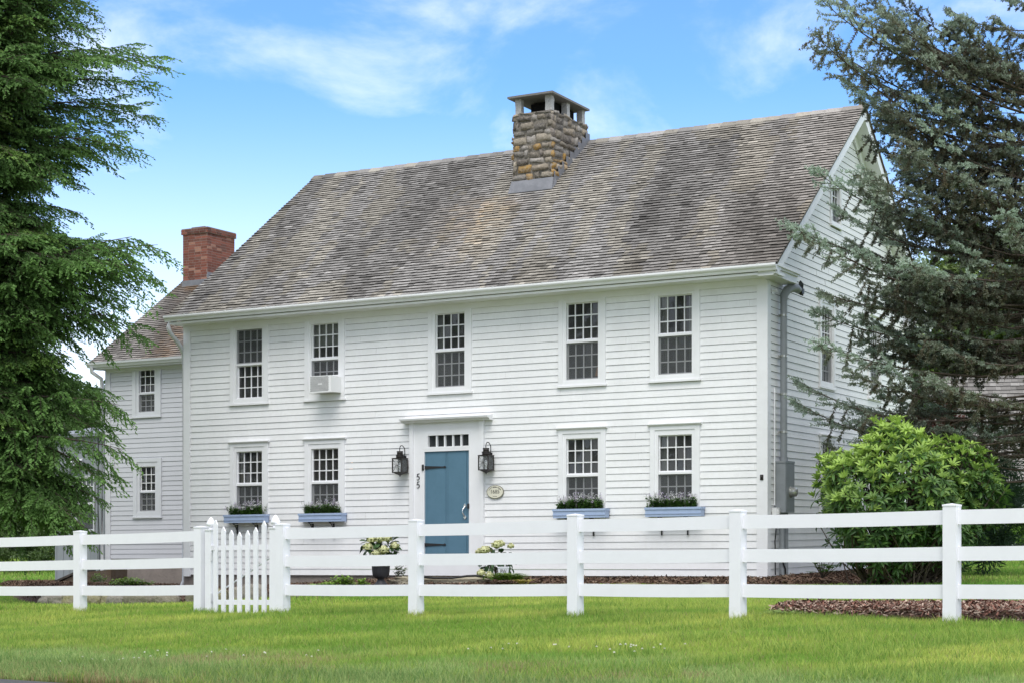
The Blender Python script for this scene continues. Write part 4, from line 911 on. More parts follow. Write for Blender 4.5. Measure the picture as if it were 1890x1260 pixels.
def hemlock(base, height, prof, label, seed):
    rng = np.random.default_rng(seed); t = thing('hemlock_tree', base, label, 'tree')
    tr = MB(); z = np.linspace(-.2, height, 12); tr.tube(np.stack([base[0] + .06 * np.sin(z), base[1] + .05 * np.cos(z * .8), base[2] + z], -1), np.interp(z, [0, height], [.24, .02]), 10)
    cr = MB(); br = MB()
    sp = [hemlock_spray(l, rng, d, 1.0) for l in (1.3, 1.9, 2.6) for d in (.12, .28, .45)]
    zz = 2.0
    while zz < height:
        for k in range(8):
            az = rng.uniform(0, 2 * pi) if k < 4 else rng.uniform(-2.7, .3); z_ = zz + rng.uniform(-.14, .14); r = prof(z_, az) * rng.uniform(.55, 1.02)
            if cos(az - radians(90)) > .55 and rng.random() < .6: continue      # thinner at the back
            i = np.argmin([abs(x - r) for x in (1.3, 1.3, 1.3, 1.9, 1.9, 1.9, 2.6, 2.6, 2.6)]); i = (i // 3) * 3 + rng.integers(3); s = r / (1.3, 1.9, 2.6)[i // 3]
            el = np.interp(z_, [0, 3, 8, 12], [-.25, -.05, .25, .55]) + rng.normal(0, .14)
            b_ = rng.uniform(.7, 1.3); tint = A([b_, b_, b_]) * (A([1.15, 1.05, .85]) if rng.random() < .2 else 1)
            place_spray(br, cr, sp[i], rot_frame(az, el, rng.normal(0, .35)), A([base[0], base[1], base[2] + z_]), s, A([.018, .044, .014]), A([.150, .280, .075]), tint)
        zz += .17
    for (px, py), dz, Yo in hem_tips:       # the long sprays that reach out towards the house
        tip = pt(px, py, base[1] + Yo); o = A([base[0], base[1], tip[2] + dz]); d = tip - o; r = np.linalg.norm(d)
        for q in range(2):
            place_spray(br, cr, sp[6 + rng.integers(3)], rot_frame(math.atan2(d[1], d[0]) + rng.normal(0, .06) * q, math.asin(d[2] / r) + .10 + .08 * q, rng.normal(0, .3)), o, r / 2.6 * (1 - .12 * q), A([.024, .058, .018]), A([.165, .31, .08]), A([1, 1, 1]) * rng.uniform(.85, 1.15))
    obj('trunk', tr, M['bark'], t); c = obj('crown', cr, M['needle'], t); obj('branch', br, M['bark'], t)
    return t
HB = pt(-55, 1118, 29.2); HB[2] = float(ground(A(HB[0]), A(HB[1])))
sil_y = [-300, 0, 60, 90, 200, 300, 370, 425, 480, 560, 640, 700, 760, 850, 900, 985, 1100]
sil_r = [50, 125, 140, 140, 135, 130, 130, 150, 175, 158, 132, 118, 112, 98, 88, 82, 50]
def hem_prof(z, az):
    py = HY - (z + HB[2] - EZ) / HB[1] * F; r = (np.interp(py, sil_y, sil_r) + 72) / F * HB[1]
    return r * (1.0 if cos(az) > 0 else 1.15) * (1 + .12 * sin(3 * az + z * 2))
hem_tips = [((250, 48), -1.1, -.3), ((236, 92), -1.1, 0), ((245, 160), -1.0, .3), ((222, 215), -.6, -.4), ((208, 285), -.3, 0), ((295, 478), -.55, -.2), ((285, 500), -.2, .4), ((245, 470), -.9, -.6), ((250, 560), 0, .3),
            ((215, 620), .2, -.3), ((218, 768), .2, -.5), ((224, 852), .35, -.8), ((165, 935), .5, -.5), ((176, 962), .6, -.9), ((188, 905), .4, -.2), ((160, 885), .3, .2), ((150, 955), .6, .1), ((140, 915), .5, -.6), ((200, 410), -.8, 0), ((212, 700), .2, .2)]
hemlock(HB, 13.5, hem_prof, 'tall green hemlock tree standing in front of the grey shed', 51)

# ---------------------------------------------------------------- blue spruce
def spruce_spray(ln, rng, droop, tipblue):
    t = np.linspace(0, 1, 9); wv = rng.uniform(0, 6)
    main = np.stack([ln * t, .05 * ln * np.sin(t * 3 + wv), -droop * ln * np.sin(t * pi * .85) + .03 * ln * t ** 3], -1)
    wood = [(main, np.linspace(.006 * ln + .004, .004, 9))]; B, D, S, LN, C = [], [], [], [], []
    def shoot(p0, d, l, c):
        n = max(8, int(l / .0044)); r = rng.random(n) ** .9; a = rng.uniform(0, 2 * pi, n)
        e1 = unit(np.cross(d, A([.3, .2, 1.]))); e2 = np.cross(d, e1)
        rad = np.cos(a)[:, None] * e1 + np.sin(a)[:, None] * e2; dn = unit(rad * .85 + d * .62)
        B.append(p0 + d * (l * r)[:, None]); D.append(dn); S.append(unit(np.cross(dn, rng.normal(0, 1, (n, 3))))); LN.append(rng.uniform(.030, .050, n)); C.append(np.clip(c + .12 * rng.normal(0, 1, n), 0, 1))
    x = .12 * ln; side = 1
    while x < ln * .99:
        f = x / ln; p = A([np.interp(f, t, main[:, i]) for i in range(3)]); hangs = rng.random() < .30
        tl = (rng.uniform(.12, .32) if hangs else ln * (.20 * (1 - f) ** .5 + .05)) * rng.uniform(.6, 1.2)
        ang = rng.uniform(.45, .95) if not hangs else rng.uniform(-.6, 2.2); hang = rng.uniform(.8, 4.) if hangs else rng.uniform(-.15, .35); q = np.linspace(0, 1, 6)
        d0 = unit(A([cos(ang), side * sin(ang), -hang])); tw = p + d0 * tl * q[:, None] + np.stack([0 * q, 0 * q, (.10 if not hangs else -.05) * tl * q ** 2], -1); wood.append((tw, np.linspace(.006, .003, 6)))
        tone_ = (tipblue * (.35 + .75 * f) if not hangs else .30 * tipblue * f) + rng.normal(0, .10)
        bare = np.clip(.55 - f * 1.1, .0, .55) + (.12 if hangs else 0)
        if rng.random() > .25 or f > .5:
            k0 = int(5 * bare); 
            for j in range(k0, 5): shoot(tw[j], unit(tw[j + 1] - tw[j]), tl / 5 * 1.1, tone_ - .12 + .06 * j)
            for j in range(rng.integers(2, 5)):
                q_ = rng.uniform(max(bare, .25), .95); o = A([np.interp(q_, q, tw[:, i]) for i in range(3)]); s2 = rng.choice((-1, 1)); a2 = ang * side + s2 * rng.uniform(.5, 1.0)
                shoot(o, unit(A([cos(a2), sin(a2), -hang * .8 + rng.normal(0, .2)])), rng.uniform(.07, .15), tone_ + .08)
        else:
            for j in range(4): o = tw[1 + j]; wood.append((np.stack([o, o + A([rng.uniform(.02, .10), rng.uniform(-.10, .10), -rng.uniform(.02, .14)])]), A([.0045, .002])))
        x += ln * rng.uniform(.020, .034); side = -side
    for k in range(3): shoot(main[-1] - A([.05 * k, 0, 0]), unit(A([1, rng.normal(0, .3), rng.normal(.1, .2)])), .11, tipblue)
    return wood, np.concatenate(B), np.concatenate(D), np.concatenate(S), np.concatenate(LN), np.concatenate(C)
SB = pt(1965, 1075, 26.6); SB[2] = float(ground(A(SB[0]), A(SB[1])))
spr = thing('spruce_tree', SB, 'large blue spruce with bare brown limbs reaching in front of the gable', 'tree')
rng = np.random.default_rng(77); tr = MB(); z = np.linspace(-.2, 12.5, 14)
tr.tube(np.stack([SB[0] + .05 * np.sin(z), SB[1] + .05 * np.cos(z), SB[2] + z], -1), np.interp(z, [0, 12.5], [.24, .04]), 12)
cr = MB(); br = MB()
blue = [spruce_spray(l, rng, d, .85) for l in (1.6, 2.4) for d in (.03, .10)]; dull = [spruce_spray(l, rng, d, .38) for l in (1.6, 2.4) for d in (.04, .12)]
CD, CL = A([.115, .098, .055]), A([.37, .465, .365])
def limb(tip, rise, kind, roll=None, k=.30):
    o = A([SB[0], SB[1], tip[2] - rise]); d = tip - o; r = np.linalg.norm(d)
    sp = (blue if kind else dull)[(2 if r > 2 else 0) + rng.integers(2)]; base_l = 2.4 if r > 2 else 1.6
    # a bare limb from the trunk, the foliage on its outer part
    tt = np.linspace(0, k + .05, 5)
    br.tube(o + d * tt[:, None] + np.stack([0 * tt, 0 * tt, -.08 * r * np.sin(tt * pi)], -1), np.linspace(.028, .014, 5), 6, (.8, .8, .8), False)
    s0 = o + d * k - A([0, 0, .08 * r * sin(k * pi)]); d2 = tip - s0; r2 = np.linalg.norm(d2)
    b_ = rng.uniform(.65, 1.25)
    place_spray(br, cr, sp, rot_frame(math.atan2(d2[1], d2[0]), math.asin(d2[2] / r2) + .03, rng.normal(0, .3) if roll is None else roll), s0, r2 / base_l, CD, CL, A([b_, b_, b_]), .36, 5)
tips = [(1512, 2, .2, 1), (1540, 14, .1, 0), (1500, 76, .3, 0), (1498, 96, .25, 0), (1545, 125, .0, 1), (1555, 150, -.2, 1), (1570, 190, -.3, 1), (1640, 60, .2, 0), (1635, 222, .1, 0), (1600, 258, .1, 0), (1500, 318, .3, 1),
        (1560, 335, .0, 1), (1440, 428, .15, 1), (1458, 440, .3, 1), (1540, 385, .1, 1), (1565, 460, .2, 0), (1515, 552, -.15, 0), (1500, 580, .1, 1), (1495, 648, .1, 1), (1470, 706, .35, 1), (1464, 744, .4, 1), (1525, 822, .5, 0),
        (1580, 600, .1, 1), (1620, 690, .2, 1), (1600, 760, .3, 0), (1650, 640, .1, 1), (1680, 800, .6, 0), (1700, 560, .1, 0), (1720, 300, .1, 1), (1680, 400, .1, 1), (1740, 180, -.1, 1), (1700, 90, -.2, 0), (1660, 130, -.4, 1),
        (1750, 20, -.2, 1), (1760, 450, .1, 1), (1740, 640, .2, 1), (1770, 740, .4, 0), (1650, 505, .0, 0), (1690, 350, .1, 1), (1620, 30, .1, 0), (1592, 520, .1, 0), (1600, 655, .1, 1), (1572, 478, .1, 1), (1562, 700, .2, 0), (1612, 735, .3, 1), (1640, 560, .1, 0), (1585, 560, .0, 1), (1575, 640, .1, 0), (1630, 610, .1, 1), (1605, 780, .4, 0), (1640, 790, .4, 1), (1610, 420, .2, 0), (1590, 365, .1, 0)]
n_far = len(tips); tips += [t_ for t_ in [(int(rng.uniform(1570, 1900)), int(rng.uniform(-10, 830)), rng.uniform(-.2, .4), int(rng.random() < .4)) for _ in range(78)] if not (t_[0] > 1740 and t_[1] > 660)]
for q_, (px, py, rise, kind) in enumerate(tips):
    limb(pt(px, py, SB[1] + rng.uniform(-1.0, .6)), rise + np.interp(py, [0, 350, 650], [1.3, .7, .0]) * (1925 - px) / 400, kind, k=.30 if q_ < n_far else .06)
for k in range(50):
    zz = rng.uniform(2.2, 12.0); az = rng.uniform(0, 2 * pi)
    if cos(az) < -.2 and sin(az) < .3 and rng.random() < .5: az = rng.uniform(.2, 2.6)
    r = np.interp(zz, [2, 5, 9, 12.5], [2.8, 3.4, 2.4, .5]) * rng.uniform(.55, 1)
    limb(SB + A([r * cos(az), r * sin(az), zz + rng.uniform(-.3, .4)]), rng.uniform(-.1, .4), rng.random() < .45, k=.08)
obj('trunk', tr, M['bark'], spr); obj('crown', cr, M['needle'], spr); obj('branch', br, M['bark'], spr)

# ---------------------------------------------------------------- broadleaf trees and shrubs behind
def leafy(name, base, rx, rz, nclump, nleaf, leaf, dark, light, label, cat, seed, trunk=True, group=None, zlow=.25, needle=False):
    rng = np.random.default_rng(seed); t = thing(name, base, label, cat, group); cr = MB(); base = A(base)
    # clumps spread through the volume, biased outwards
    d = unit(rng.normal(0, 1, (nclump, 3))); rad = rng.random(nclump) ** .45; wob = 1 + .25 * np.sin(d[:, 0] * 5 + seed) * np.cos(d[:, 2] * 6)
    cc = d * (rad * wob)[:, None] * A([rx, rx, rz / 2]) + A([0, 0, rz * (.5 + zlow / 2)])
    cs = rng.uniform(.12, .26, nclump) * rx; ct = rng.uniform(0, 1, nclump)
    for c, s_, tn in zip(cc, cs, ct):
        n = nleaf; o = unit(rng.normal(0, 1, (n, 3))); o[:, 2] = o[:, 2] * .7 + .15; p = base + c + o * (s_ * rng.random(n) ** .5)[:, None]
        dr = unit(o + rng.normal(0, .6, (n, 3)) + A([0, 0, -.2])); sd = unit(np.cross(dr, rng.normal(0, 1, (n, 3))))
        cl = lerp(dark, light, np.clip(tn * .6 + .4 * rng.random(n), 0, 1)); kites(cr, p, dr, sd, leaf * rng.uniform(.7, 1.3, n), leaf * (.16 if needle else .6) * rng.uniform(.8, 1.2, n), cl)
    if trunk:
        tb = MB(); z = np.linspace(-.2, rz * .85, 7); tb.tube(np.stack([base[0] + .02 * rx * np.sin(z), base[1] + 0 * z, base[2] + z], -1), np.interp(z, [0, rz * .85], [.05 * rx + .05, .02]), 8)
        for k in rng.choice(nclump, min(14, nclump), replace=False):
            z0 = max(.2, cc[k][2] * rng.uniform(.35, .7)); tb.tube([base + A([0, 0, z0]), base + A([cc[k][0] * .5, cc[k][1] * .5, (z0 + cc[k][2]) / 2 + .1]), base + cc[k]], [.018 * rx + .02, .012 * rx + .012, .006], 5, (.9, .9, .9), False)
        obj('trunk', tb, M['bark'], t)
    obj('crown', cr, M['needle'] if needle else M['leaf'], t); return t
G = lambda px, Y: (lambda P: A([P[0], P[1], float(ground(A(P[0]), A(P[1])))]))(pt(px, 965, Y))
bgt = 'trees far behind the spruce and garage'
for i, (px, Y, rx, rz, lab, dk, lt) in enumerate([
    (1715, 62, 3.4, 10.5, 'yellow green leafy tree seen behind the spruce just right of the gable', (.05, .09, .02), (.22, .30, .07)),
    (1850, 66, 4.2, 12.0, 'tall mid green tree behind the garage roof', (.04, .08, .022), (.15, .23, .06)),
    (1985, 60, 4.0, 11.0, 'dense green tree at the edge beyond the garage', (.035, .07, .02), (.13, .20, .05)),
    (1780, 80, 4.5, 12.5, 'dark green tree farthest back between two lighter trees', (.03, .06, .02), (.10, .16, .045))]):
    leafy('leafy_tree', G(px, Y), rx, rz, 150, 150, .24, dk, lt, lab, 'tree', 60 + i, group=bgt)
leafy('pine_tree', G(1690, 42.5), .75, 6.6, 70, 160, .17, (.03, .06, .018), (.09, .16, .04), 'young bright green pine rising close behind the back corner of the house', 'tree', 70, needle=True)
leafy('pine_shrub', G(1812, 28.5), 1.05, 2.6, 90, 190, .13, (.018, .04, .02), (.05, .10, .045), 'dark needled pine shrub squeezed between the rhododendron and the garage', 'shrub', 71, trunk=False, zlow=.02, needle=True)
leafy('maple_shrub', G(1712, 31), 1.0, 3.6, 60, 130, .10, (.06, .022, .015), (.16, .055, .035), 'dark red leaved shrub showing between the rhododendron and the spruce limbs', 'shrub', 72, zlow=.05)
for i, (px, lab) in enumerate(((1818, 'clipped light green shrub nearest the rhododendron, before the garage'), (1880, 'clipped light green shrub under the garage corner, right of its twin'))):
    leafy('clipped_shrub', G(px, 38), .62, 1.15, 60, 160, .055, (.05, .11, .015), (.16, .30, .04), lab, 'shrub', 80 + i, False, 'clipped shrubs before the garage')
for i, (px, Y, rx, rz, lab, lt) in enumerate(((-25, 58, 1.9, 2.6, 'bushy green shrub at the far left edge behind the fence', (.10, .17, .05)), (48, 56, 1.5, 1.9, 'silvery green shrub second from the shed, behind the fence', (.18, .26, .10)), (98, 60, 1.4, 2.3, 'yellow green shrub touching the side of the grey shed', (.22, .30, .06)))):
    leafy('garden_shrub', G(px, Y), rx, rz, 80, 170, .10, (.03, .06, .02), lt, lab, 'shrub', 90 + i, False, 'shrubs beyond the lawn by the shed')
for i, (px, Y, rx, rz, lab) in enumerate(((-60, 85, 6, 11, 'big dark tree beyond the lawn, showing through the hemlock near its trunk'), (110, 95, 6, 9, 'distant mid green tree showing between hemlock and shed'), (250, 90, 5, 8, 'distant green tree hidden behind the house wing'))):
    leafy('leafy_tree', G(px, Y), rx, rz, 130, 150, .36, (.03, .06, .018), (.10, .17, .045), lab, 'tree', 110 + i, group='trees far behind the shed')
# added unseen trees across the road, behind the viewer, to darken the window reflections
for i, (x, y, rx, rz) in enumerate(((-46, 4, 9, 19), (-36, -14, 9, 17), (-60, 16, 9, 19), (-20, -24, 8, 15))):
    z0 = float(ground(A(float(x)), A(float(y))))
    leafy('leafy_tree', A([x, y, z0]), rx, rz, 150, 110, .75, (.03, .06, .02), (.10, .16, .05), ('unseen broad tree added across the road for the pane reflections', 'unseen middle tree added behind the viewer to darken the panes', 'unseen tall tree added farthest along the road for the pane reflections', 'unseen tree added straight behind the viewer for the pane reflections')[i], 'tree', 130 + i, group='trees added across the road for the pane reflections')

# ---------------------------------------------------------------- rhododendron
RB = A([5.60, 24.3, 0.]); RB[2] = .70
rh = thing('rhododendron', RB, 'big rhododendron bush with glossy yellow green leaves beside the gable', 'shrub')
rng = np.random.default_rng(200); lf = MB(); st = MB(); C_, Dn = [], []
for k in range(980):
    d = unit(rng.normal(0, 1, 3)); d[1] = -abs(d[1]) if rng.random() < .62 else d[1]
    r = (1 + .13 * sin(3 * math.atan2(d[1], d[0]) + 1.2) * (1 - abs(d[2])) + .10 * sin(7 * d[0] + 3 * d[2])) * rng.uniform(.84, 1.03)
    p = A([d[0] * 1.27 * r, d[1] * 1.15 * r, 1.20 + d[2] * 1.08 * r])
    if p[2] < .95 and rng.random() < np.interp(p[2], [.1, 1.0], [.66, .05]): continue
    C_.append(p); Dn.append(d)
C_ = A(C_); Dn = A(Dn)
for p, d in zip(C_, Dn):
    up = unit(d * rng.uniform(.4, 1.0) + A([0, 0, .7]) + rng.normal(0, .22, 3)); n = rng.integers(6, 10); a = np.linspace(0, 2 * pi, n, endpoint=False) + rng.uniform(0, 6)
    e1 = unit(np.cross(up, A([.2, 1, .1]))); e2 = np.cross(up, e1); rad = np.cos(a)[:, None] * e1 + np.sin(a)[:, None] * e2
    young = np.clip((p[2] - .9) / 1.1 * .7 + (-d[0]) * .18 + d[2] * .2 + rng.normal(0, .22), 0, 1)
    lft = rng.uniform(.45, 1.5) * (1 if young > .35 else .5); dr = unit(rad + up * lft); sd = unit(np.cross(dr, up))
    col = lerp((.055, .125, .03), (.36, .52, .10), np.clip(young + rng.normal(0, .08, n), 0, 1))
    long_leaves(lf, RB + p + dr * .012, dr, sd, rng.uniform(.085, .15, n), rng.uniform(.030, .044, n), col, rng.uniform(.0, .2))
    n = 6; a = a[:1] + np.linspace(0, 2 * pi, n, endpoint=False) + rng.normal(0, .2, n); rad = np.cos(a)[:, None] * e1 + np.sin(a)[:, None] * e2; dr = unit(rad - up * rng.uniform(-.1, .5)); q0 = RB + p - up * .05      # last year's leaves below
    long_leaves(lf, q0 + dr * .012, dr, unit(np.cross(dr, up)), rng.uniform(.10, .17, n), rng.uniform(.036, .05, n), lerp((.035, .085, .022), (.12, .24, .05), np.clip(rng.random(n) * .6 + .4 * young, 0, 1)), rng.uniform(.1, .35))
    kites(lf, np.repeat((RB + p)[None], 4, 0), unit(rng.normal(0, .35, (4, 3)) + up), unit(rng.normal(0, 1, (4, 3))), .05, .018, lerp((.05, .1, .02), (.35, .48, .10), A(young)))
    if rng.random() < .42:
        b0 = RB + A([rng.normal(0, .22), rng.normal(0, .18), 0]); m1 = b0 + (RB + p - b0) * .5 + A([rng.normal(0, .08), rng.normal(0, .08), -.12]); st.tube([b0, b0 * .4 + m1 * .6 - A([0, 0, .05]), m1, RB + p], [.02, .015, .011, .006], 5, (1, 1, 1), False)
obj('leaves', lf, M['leaf'], rh); obj('stem', st, M['bark'], rh)
lg = thing('seedling', pt(1518, 1060, 26.2), 'low leafy sprout at the foot of the gable beside the conduits', 'plant')
lf = MB(); st = MB()
for k in range(26):
    p = pt(1518 + rng.uniform(-24, 26), 1060, 26.2) + A([0, rng.uniform(-.2, .2), rng.uniform(.03, .30)]); n = 7; a = np.linspace(0, 2 * pi, n, endpoint=False) + rng.uniform(0, 6)
    dr = unit(np.stack([np.cos(a), np.sin(a), np.full(n, rng.uniform(.2, .8))], -1)); long_leaves(lf, np.repeat(p[None], n, 0), dr, unit(np.cross(dr, A([0, 0, 1.]))), .09, .03, lerp((.05, .12, .025), (.12, .24, .05), rng.random(n)))
    st.tube([pt(1518, 1066, 26.2), p], [.006, .004], 4, (1, 1, 1), False)
obj('leaves', lf, M['leaf'], lg); obj('stem', st, M['bark'], lg)

# ---------------------------------------------------------------- flowers in the window boxes
def box_flowers(c, wd, label, seed):
    rng = np.random.default_rng(seed); o = FAC([c, .12, 1.86]); t = thing('flowering_plants', o, label, 'flowers', 'flowers in the window boxes'); lf = MB(); pe = MB()
    for k in range(120):
        x = c + rng.uniform(-.5, .5) * wd; b = FAC([x, .12 + rng.uniform(-.06, .06), 1.86]); h = rng.uniform(.09, .17) + .05 * vnoise(A([x * 9]), A([seed * 1.]))[0]; lean = A([rng.normal(0, .03), rng.normal(0, .03), 0])
        n = 20; r = rng.random(n) ** .8; p = b + (lean + A([0, 0, h])) * r[:, None]; a = rng.uniform(0, 2 * pi, n); dr = unit(np.stack([np.cos(a), np.sin(a), rng.uniform(.1, .8, n)], -1))
        kites(lf, p, dr, unit(np.cross(dr, A([.1, 0, 1.]))), .048, .026, lerp((.035, .08, .02), (.15, .30, .06), rng.random(n)))
        if rng.random() < .5:
            n = 16; h2 = h + rng.uniform(.05, .14); p = b + (lean * 1.5 + A([0, 0, 1.]) * 1) * 0 + lean * 1.4 + np.stack([rng.normal(0, .014, n), rng.normal(0, .014, n), rng.uniform(h * .85, h2, n)], -1)
            dr = unit(rng.normal(0, 1, (n, 3)) + A([0, -.5, .2])); kites(pe, p, dr, unit(np.cross(dr, rng.normal(0, 1, (n, 3)))), .018, .015, lerp((.80, .77, .84), (.90, .88, .87), rng.random(n)) * (1 if rng.random() < .7 else A([.75, .65, .85])))
            lf.tube([b, b + lean * 1.4 + A([0, 0, h2])], .002, 3, (.05, .09, .03), False)
    obj('foliage', lf, M['leaf'], t); obj('blossoms', pe, M['petal'], t)
box_flowers(1.60, .76, 'lavender flowers with dark leaves in the box behind the picket gate', 1)
box_flowers(3.36, .78, 'lavender flowers with dark leaves in the box under the air conditioner', 2)
box_flowers(8.70, .84, 'lavender flowers with dark leaves in the box next to the oval plaque', 3)
box_flowers(10.40, .84, 'lavender flowers with dark leaves in the box nearest the meter', 4)

# ---------------------------------------------------------------- urn, pot, hydrangeas
ub = pt(703, 1084, 27.9); urn = thing('urn_planter', ub, 'black fluted urn on a pedestal foot by the stone step', 'urn')
m = MB(); prof = [(0, 0), (.155, 0), (.155, .015), (.12, .04), (.085, .09), (.055, .13), (.055, .15), (.10, .165), (.13, .20), (.142, .28), (.147, .40), (.175, .46), (.19, .48), (.19, .50), (.16, .50), (.14, .44), (0, .44)]
seg = 48; pr = A(prof); a = np.linspace(0, 2 * pi, seg, endpoint=False); fl_ = 1 + .03 * np.sign(np.sin(a * 12)) * ((pr[:, 1:2] > .17) & (pr[:, 1:2] < .42))
v = np.stack([pr[:, 0:1] * fl_ * np.cos(a) + ub[0], pr[:, 0:1] * fl_ * np.sin(a) + ub[1], np.broadcast_to(pr[:, 1:2] + ub[2], (len(pr), seg))], -1); i = np.arange(len(pr) - 1)[:, None] * seg; j = np.arange(seg)[None]
m.add(v.reshape(-1, 3), np.stack([i + j, i + (j + 1) % seg, i + seg + (j + 1) % seg, i + seg + j], -1).reshape(-1, 4), (1, 1, 1), True); obj('bowl', m, M['urn'], urn)
m = MB(); m.lathe([(.142, .45), (0, .455)], ub, 24, (.4, .3, .2)); obj('soil', m, M['mulch'], urn)
def hydrangea(base, heads, leafbox, label, seed, nleaf=150):
    rng = np.random.default_rng(seed); t = thing('hydrangea', base, label, 'plant', 'white hydrangeas by the front door'); lf = MB(); st = MB()
    (x0, x1), (y0, y1), (z0, z1) = leafbox
    for k in range(nleaf):
        d = unit(rng.normal(0, 1, 3)) * rng.random() ** .4; p = A([(x0 + x1) / 2 + d[0] * (x1 - x0) / 2, (y0 + y1) / 2 + d[1] * (y1 - y0) / 2, (z0 + z1) / 2 + d[2] * (z1 - z0) / 2])
        dr = unit(d + A([0, -.15, -.35]) + rng.normal(0, .35, 3))[None]; sd = unit(np.cross(dr, A([0, 0, 1.]) + rng.normal(0, .3, 3)))
        long_leaves(lf, (base + p)[None], dr, sd, rng.uniform(.09, .14), rng.uniform(.06, .09), lerp((.018, .045, .018), (.075, .15, .05), rng.random(1)), .2, .15)
        if k % 6 == 0: st.tube([base + A([rng.normal(0, .03), 0, .0]), base + p * A([.6, .6, .55]), base + p], [.006, .005, .003], 4, (.9, 1, .7), False)
    obj('leaves', lf, M['leaf'], t); obj('stem', st, M['bark'], t)
    for hx, hy, hz, r in heads:
        r = r * 1.2; m = MB(); n = 330; d = unit(rng.normal(0, 1, (n, 3))); d[:, 2] = np.where(d[:, 2] < -.5, -d[:, 2], d[:, 2]); p = base + A([hx, hy, hz]) + d * A([r, r, r * .8]) * rng.uniform(.85, 1.05, (n, 1)) + .012 * np.sin(d * 9)
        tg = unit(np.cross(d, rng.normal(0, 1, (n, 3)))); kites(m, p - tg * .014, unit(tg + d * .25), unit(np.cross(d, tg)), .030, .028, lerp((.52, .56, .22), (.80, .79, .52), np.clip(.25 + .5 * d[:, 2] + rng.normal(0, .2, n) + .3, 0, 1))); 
        n = 60; d = unit(rng.normal(0, 1, (n, 3))); tg = unit(np.cross(d, rng.normal(0, 1, (n, 3)))); kites(m, base + A([hx, hy, hz]) + d * r * .75 - tg * .03, tg, unit(np.cross(d, tg)), .06, .06, (.36, .40, .14)); obj('flower_head', m, M['petal'], t)
s_ = 27.9 / F
def hd(px, py, r, dy=0., o=(703, 1048)): return ((px - o[0]) * s_, -.12 + dy, (o[1] - py) * s_, r)
hydrangea(pt(703, 1048, 27.9), [hd(681, 1009, .065, -.05), hd(697, 1021, .066, -.10), hd(710, 1014, .066, -.12), hd(729.5, 1006, .050), hd(687, 995, .06), hd(702, 994, .062, -.05), hd(716, 993, .055), hd(704, 984, .06, .1), hd(724, 985, .05, .1)],
          ((-.27, .28), (-.22, .2), (.06, .62)), 'white hydrangea growing out of the black urn', 5, 170)
hy2 = pt(915, 1064, 28.2)
pot = thing('nursery_pot', pt(929, 1064, 28.05), 'white nursery pot marked PW at the foot of the second hydrangea', 'pot')
m = MB(); c = pt(929, 1064, 28.05); k0, k1 = .085, .10
for kk0, kk1, za, zb in ((.078, .098, 0, .165), (.103, .103, .155, .175)):
    v = [c + A([sx * (k) * .95, sy * k, z]) for k, z in ((kk0, za), (kk1, zb)) for sx, sy in ((-1, -1), (1, -1), (1, 1), (-1, 1))]
    m.add(v, [(0, 1, 5, 4), (1, 2, 6, 5), (2, 3, 7, 6), (3, 0, 4, 7)]); 
m.add([c + A([sx * .09, sy * .095, .16]) for sx, sy in ((-1, -1), (1, -1), (1, 1), (-1, 1))], [(0, 1, 2, 3)], (.15, .1, .08))
bd = obj('pot_body', m, M['potwhite'], pot)
tx = text_mb('PW', .085, lambda p: c + np.stack([p[:, 0] * .8, -.093 - p[:, 1] - .02 * p[:, 2], .098 + p[:, 2]], -1), .006); obj('lettering', tx, M['ink'], bd)
hydrangea(hy2, [((893 - 915) * s_, -.1, (1064 - 1014) * s_, .062), ((885 - 915) * s_, -.05, (1064 - 1017) * s_, .05), ((900 - 915) * s_, .0, (1064 - 1013) * s_, .05), ((917 - 915) * s_, -.1, (1064 - 1004) * s_, .065), ((924 - 915) * s_, -.05, (1064 - 1002) * s_, .05), ((943 - 915) * s_, 0, (1064 - 1006) * s_, .035), ((888 - 915) * s_, -.15, (1064 - 1056) * s_, .05), ((903 - 915) * s_, -.2, (1064 - 1060) * s_, .05)],
          ((-.25, .30), (-.15, .2), (.05, .46)), 'white hydrangea spreading beside the door behind the white pot', 6, 110)

# ---------------------------------------------------------------- low green plants in the beds
def herb(px, py, Y, w, h, n, label, seed, kind, light=(.22, .36, .05), dark=(.07, .15, .02)):
    rng = np.random.default_rng(seed); b = pt(px, py, Y); x_, y_ = b[0], b[1]; b[2] = float(np.interp(0, [0], [b[2]])); t = thing(kind, b, label, 'plant'); lf = MB()
    x = rng.normal(0, .35, n) * w; y = rng.normal(0, .25, n) * w * .6; hh = h * rng.uniform(.4, 1, n) * np.exp(-(x / w) ** 2)
    for xi, yi, hi in zip(x, y, hh):
        k = 9; a = rng.uniform(0, 2 * pi, k); r = rng.random(k); p = b + A([xi, yi, 0]) + np.stack([rng.normal(0, .02, k), rng.normal(0, .02, k), hi * r], -1)
        if kind == 'daylily':
            dr = unit(np.stack([np.cos(a), np.sin(a), np.full(k, 1.1)], -1)); long_leaves(lf, b + A([xi, yi, 0]) + 0 * p, dr, unit(np.cross(dr, A([0, 0, 1.]))), hi * 1.6, .018, lerp(dark, light, rng.random(k)), .6, .1)
        else:
            dr = unit(np.stack([np.cos(a), np.sin(a), rng.uniform(.1, .8, k)], -1)); kites(lf, p, dr, unit(np.cross(dr, A([.1, 0, 1.]))), .05, .034, lerp(dark, light, np.clip(r + rng.normal(0, .2, k), 0, 1)))
    obj('leaves', lf, M['leaf'], t)
herb(633, 1083, 27.3, .38, .20, 90, 'bright green feathery clump in the bed left of the black urn', 1, 'leafy_clump')
herb(600, 1085, 27.0, .30, .10, 50, 'flat pale green patch of ground cover nearest the gate', 2, 'ground_cover')
herb(668, 1083, 27.4, .16, .14, 30, 'small lime sprig touching the urn', 3, 'leafy_clump')
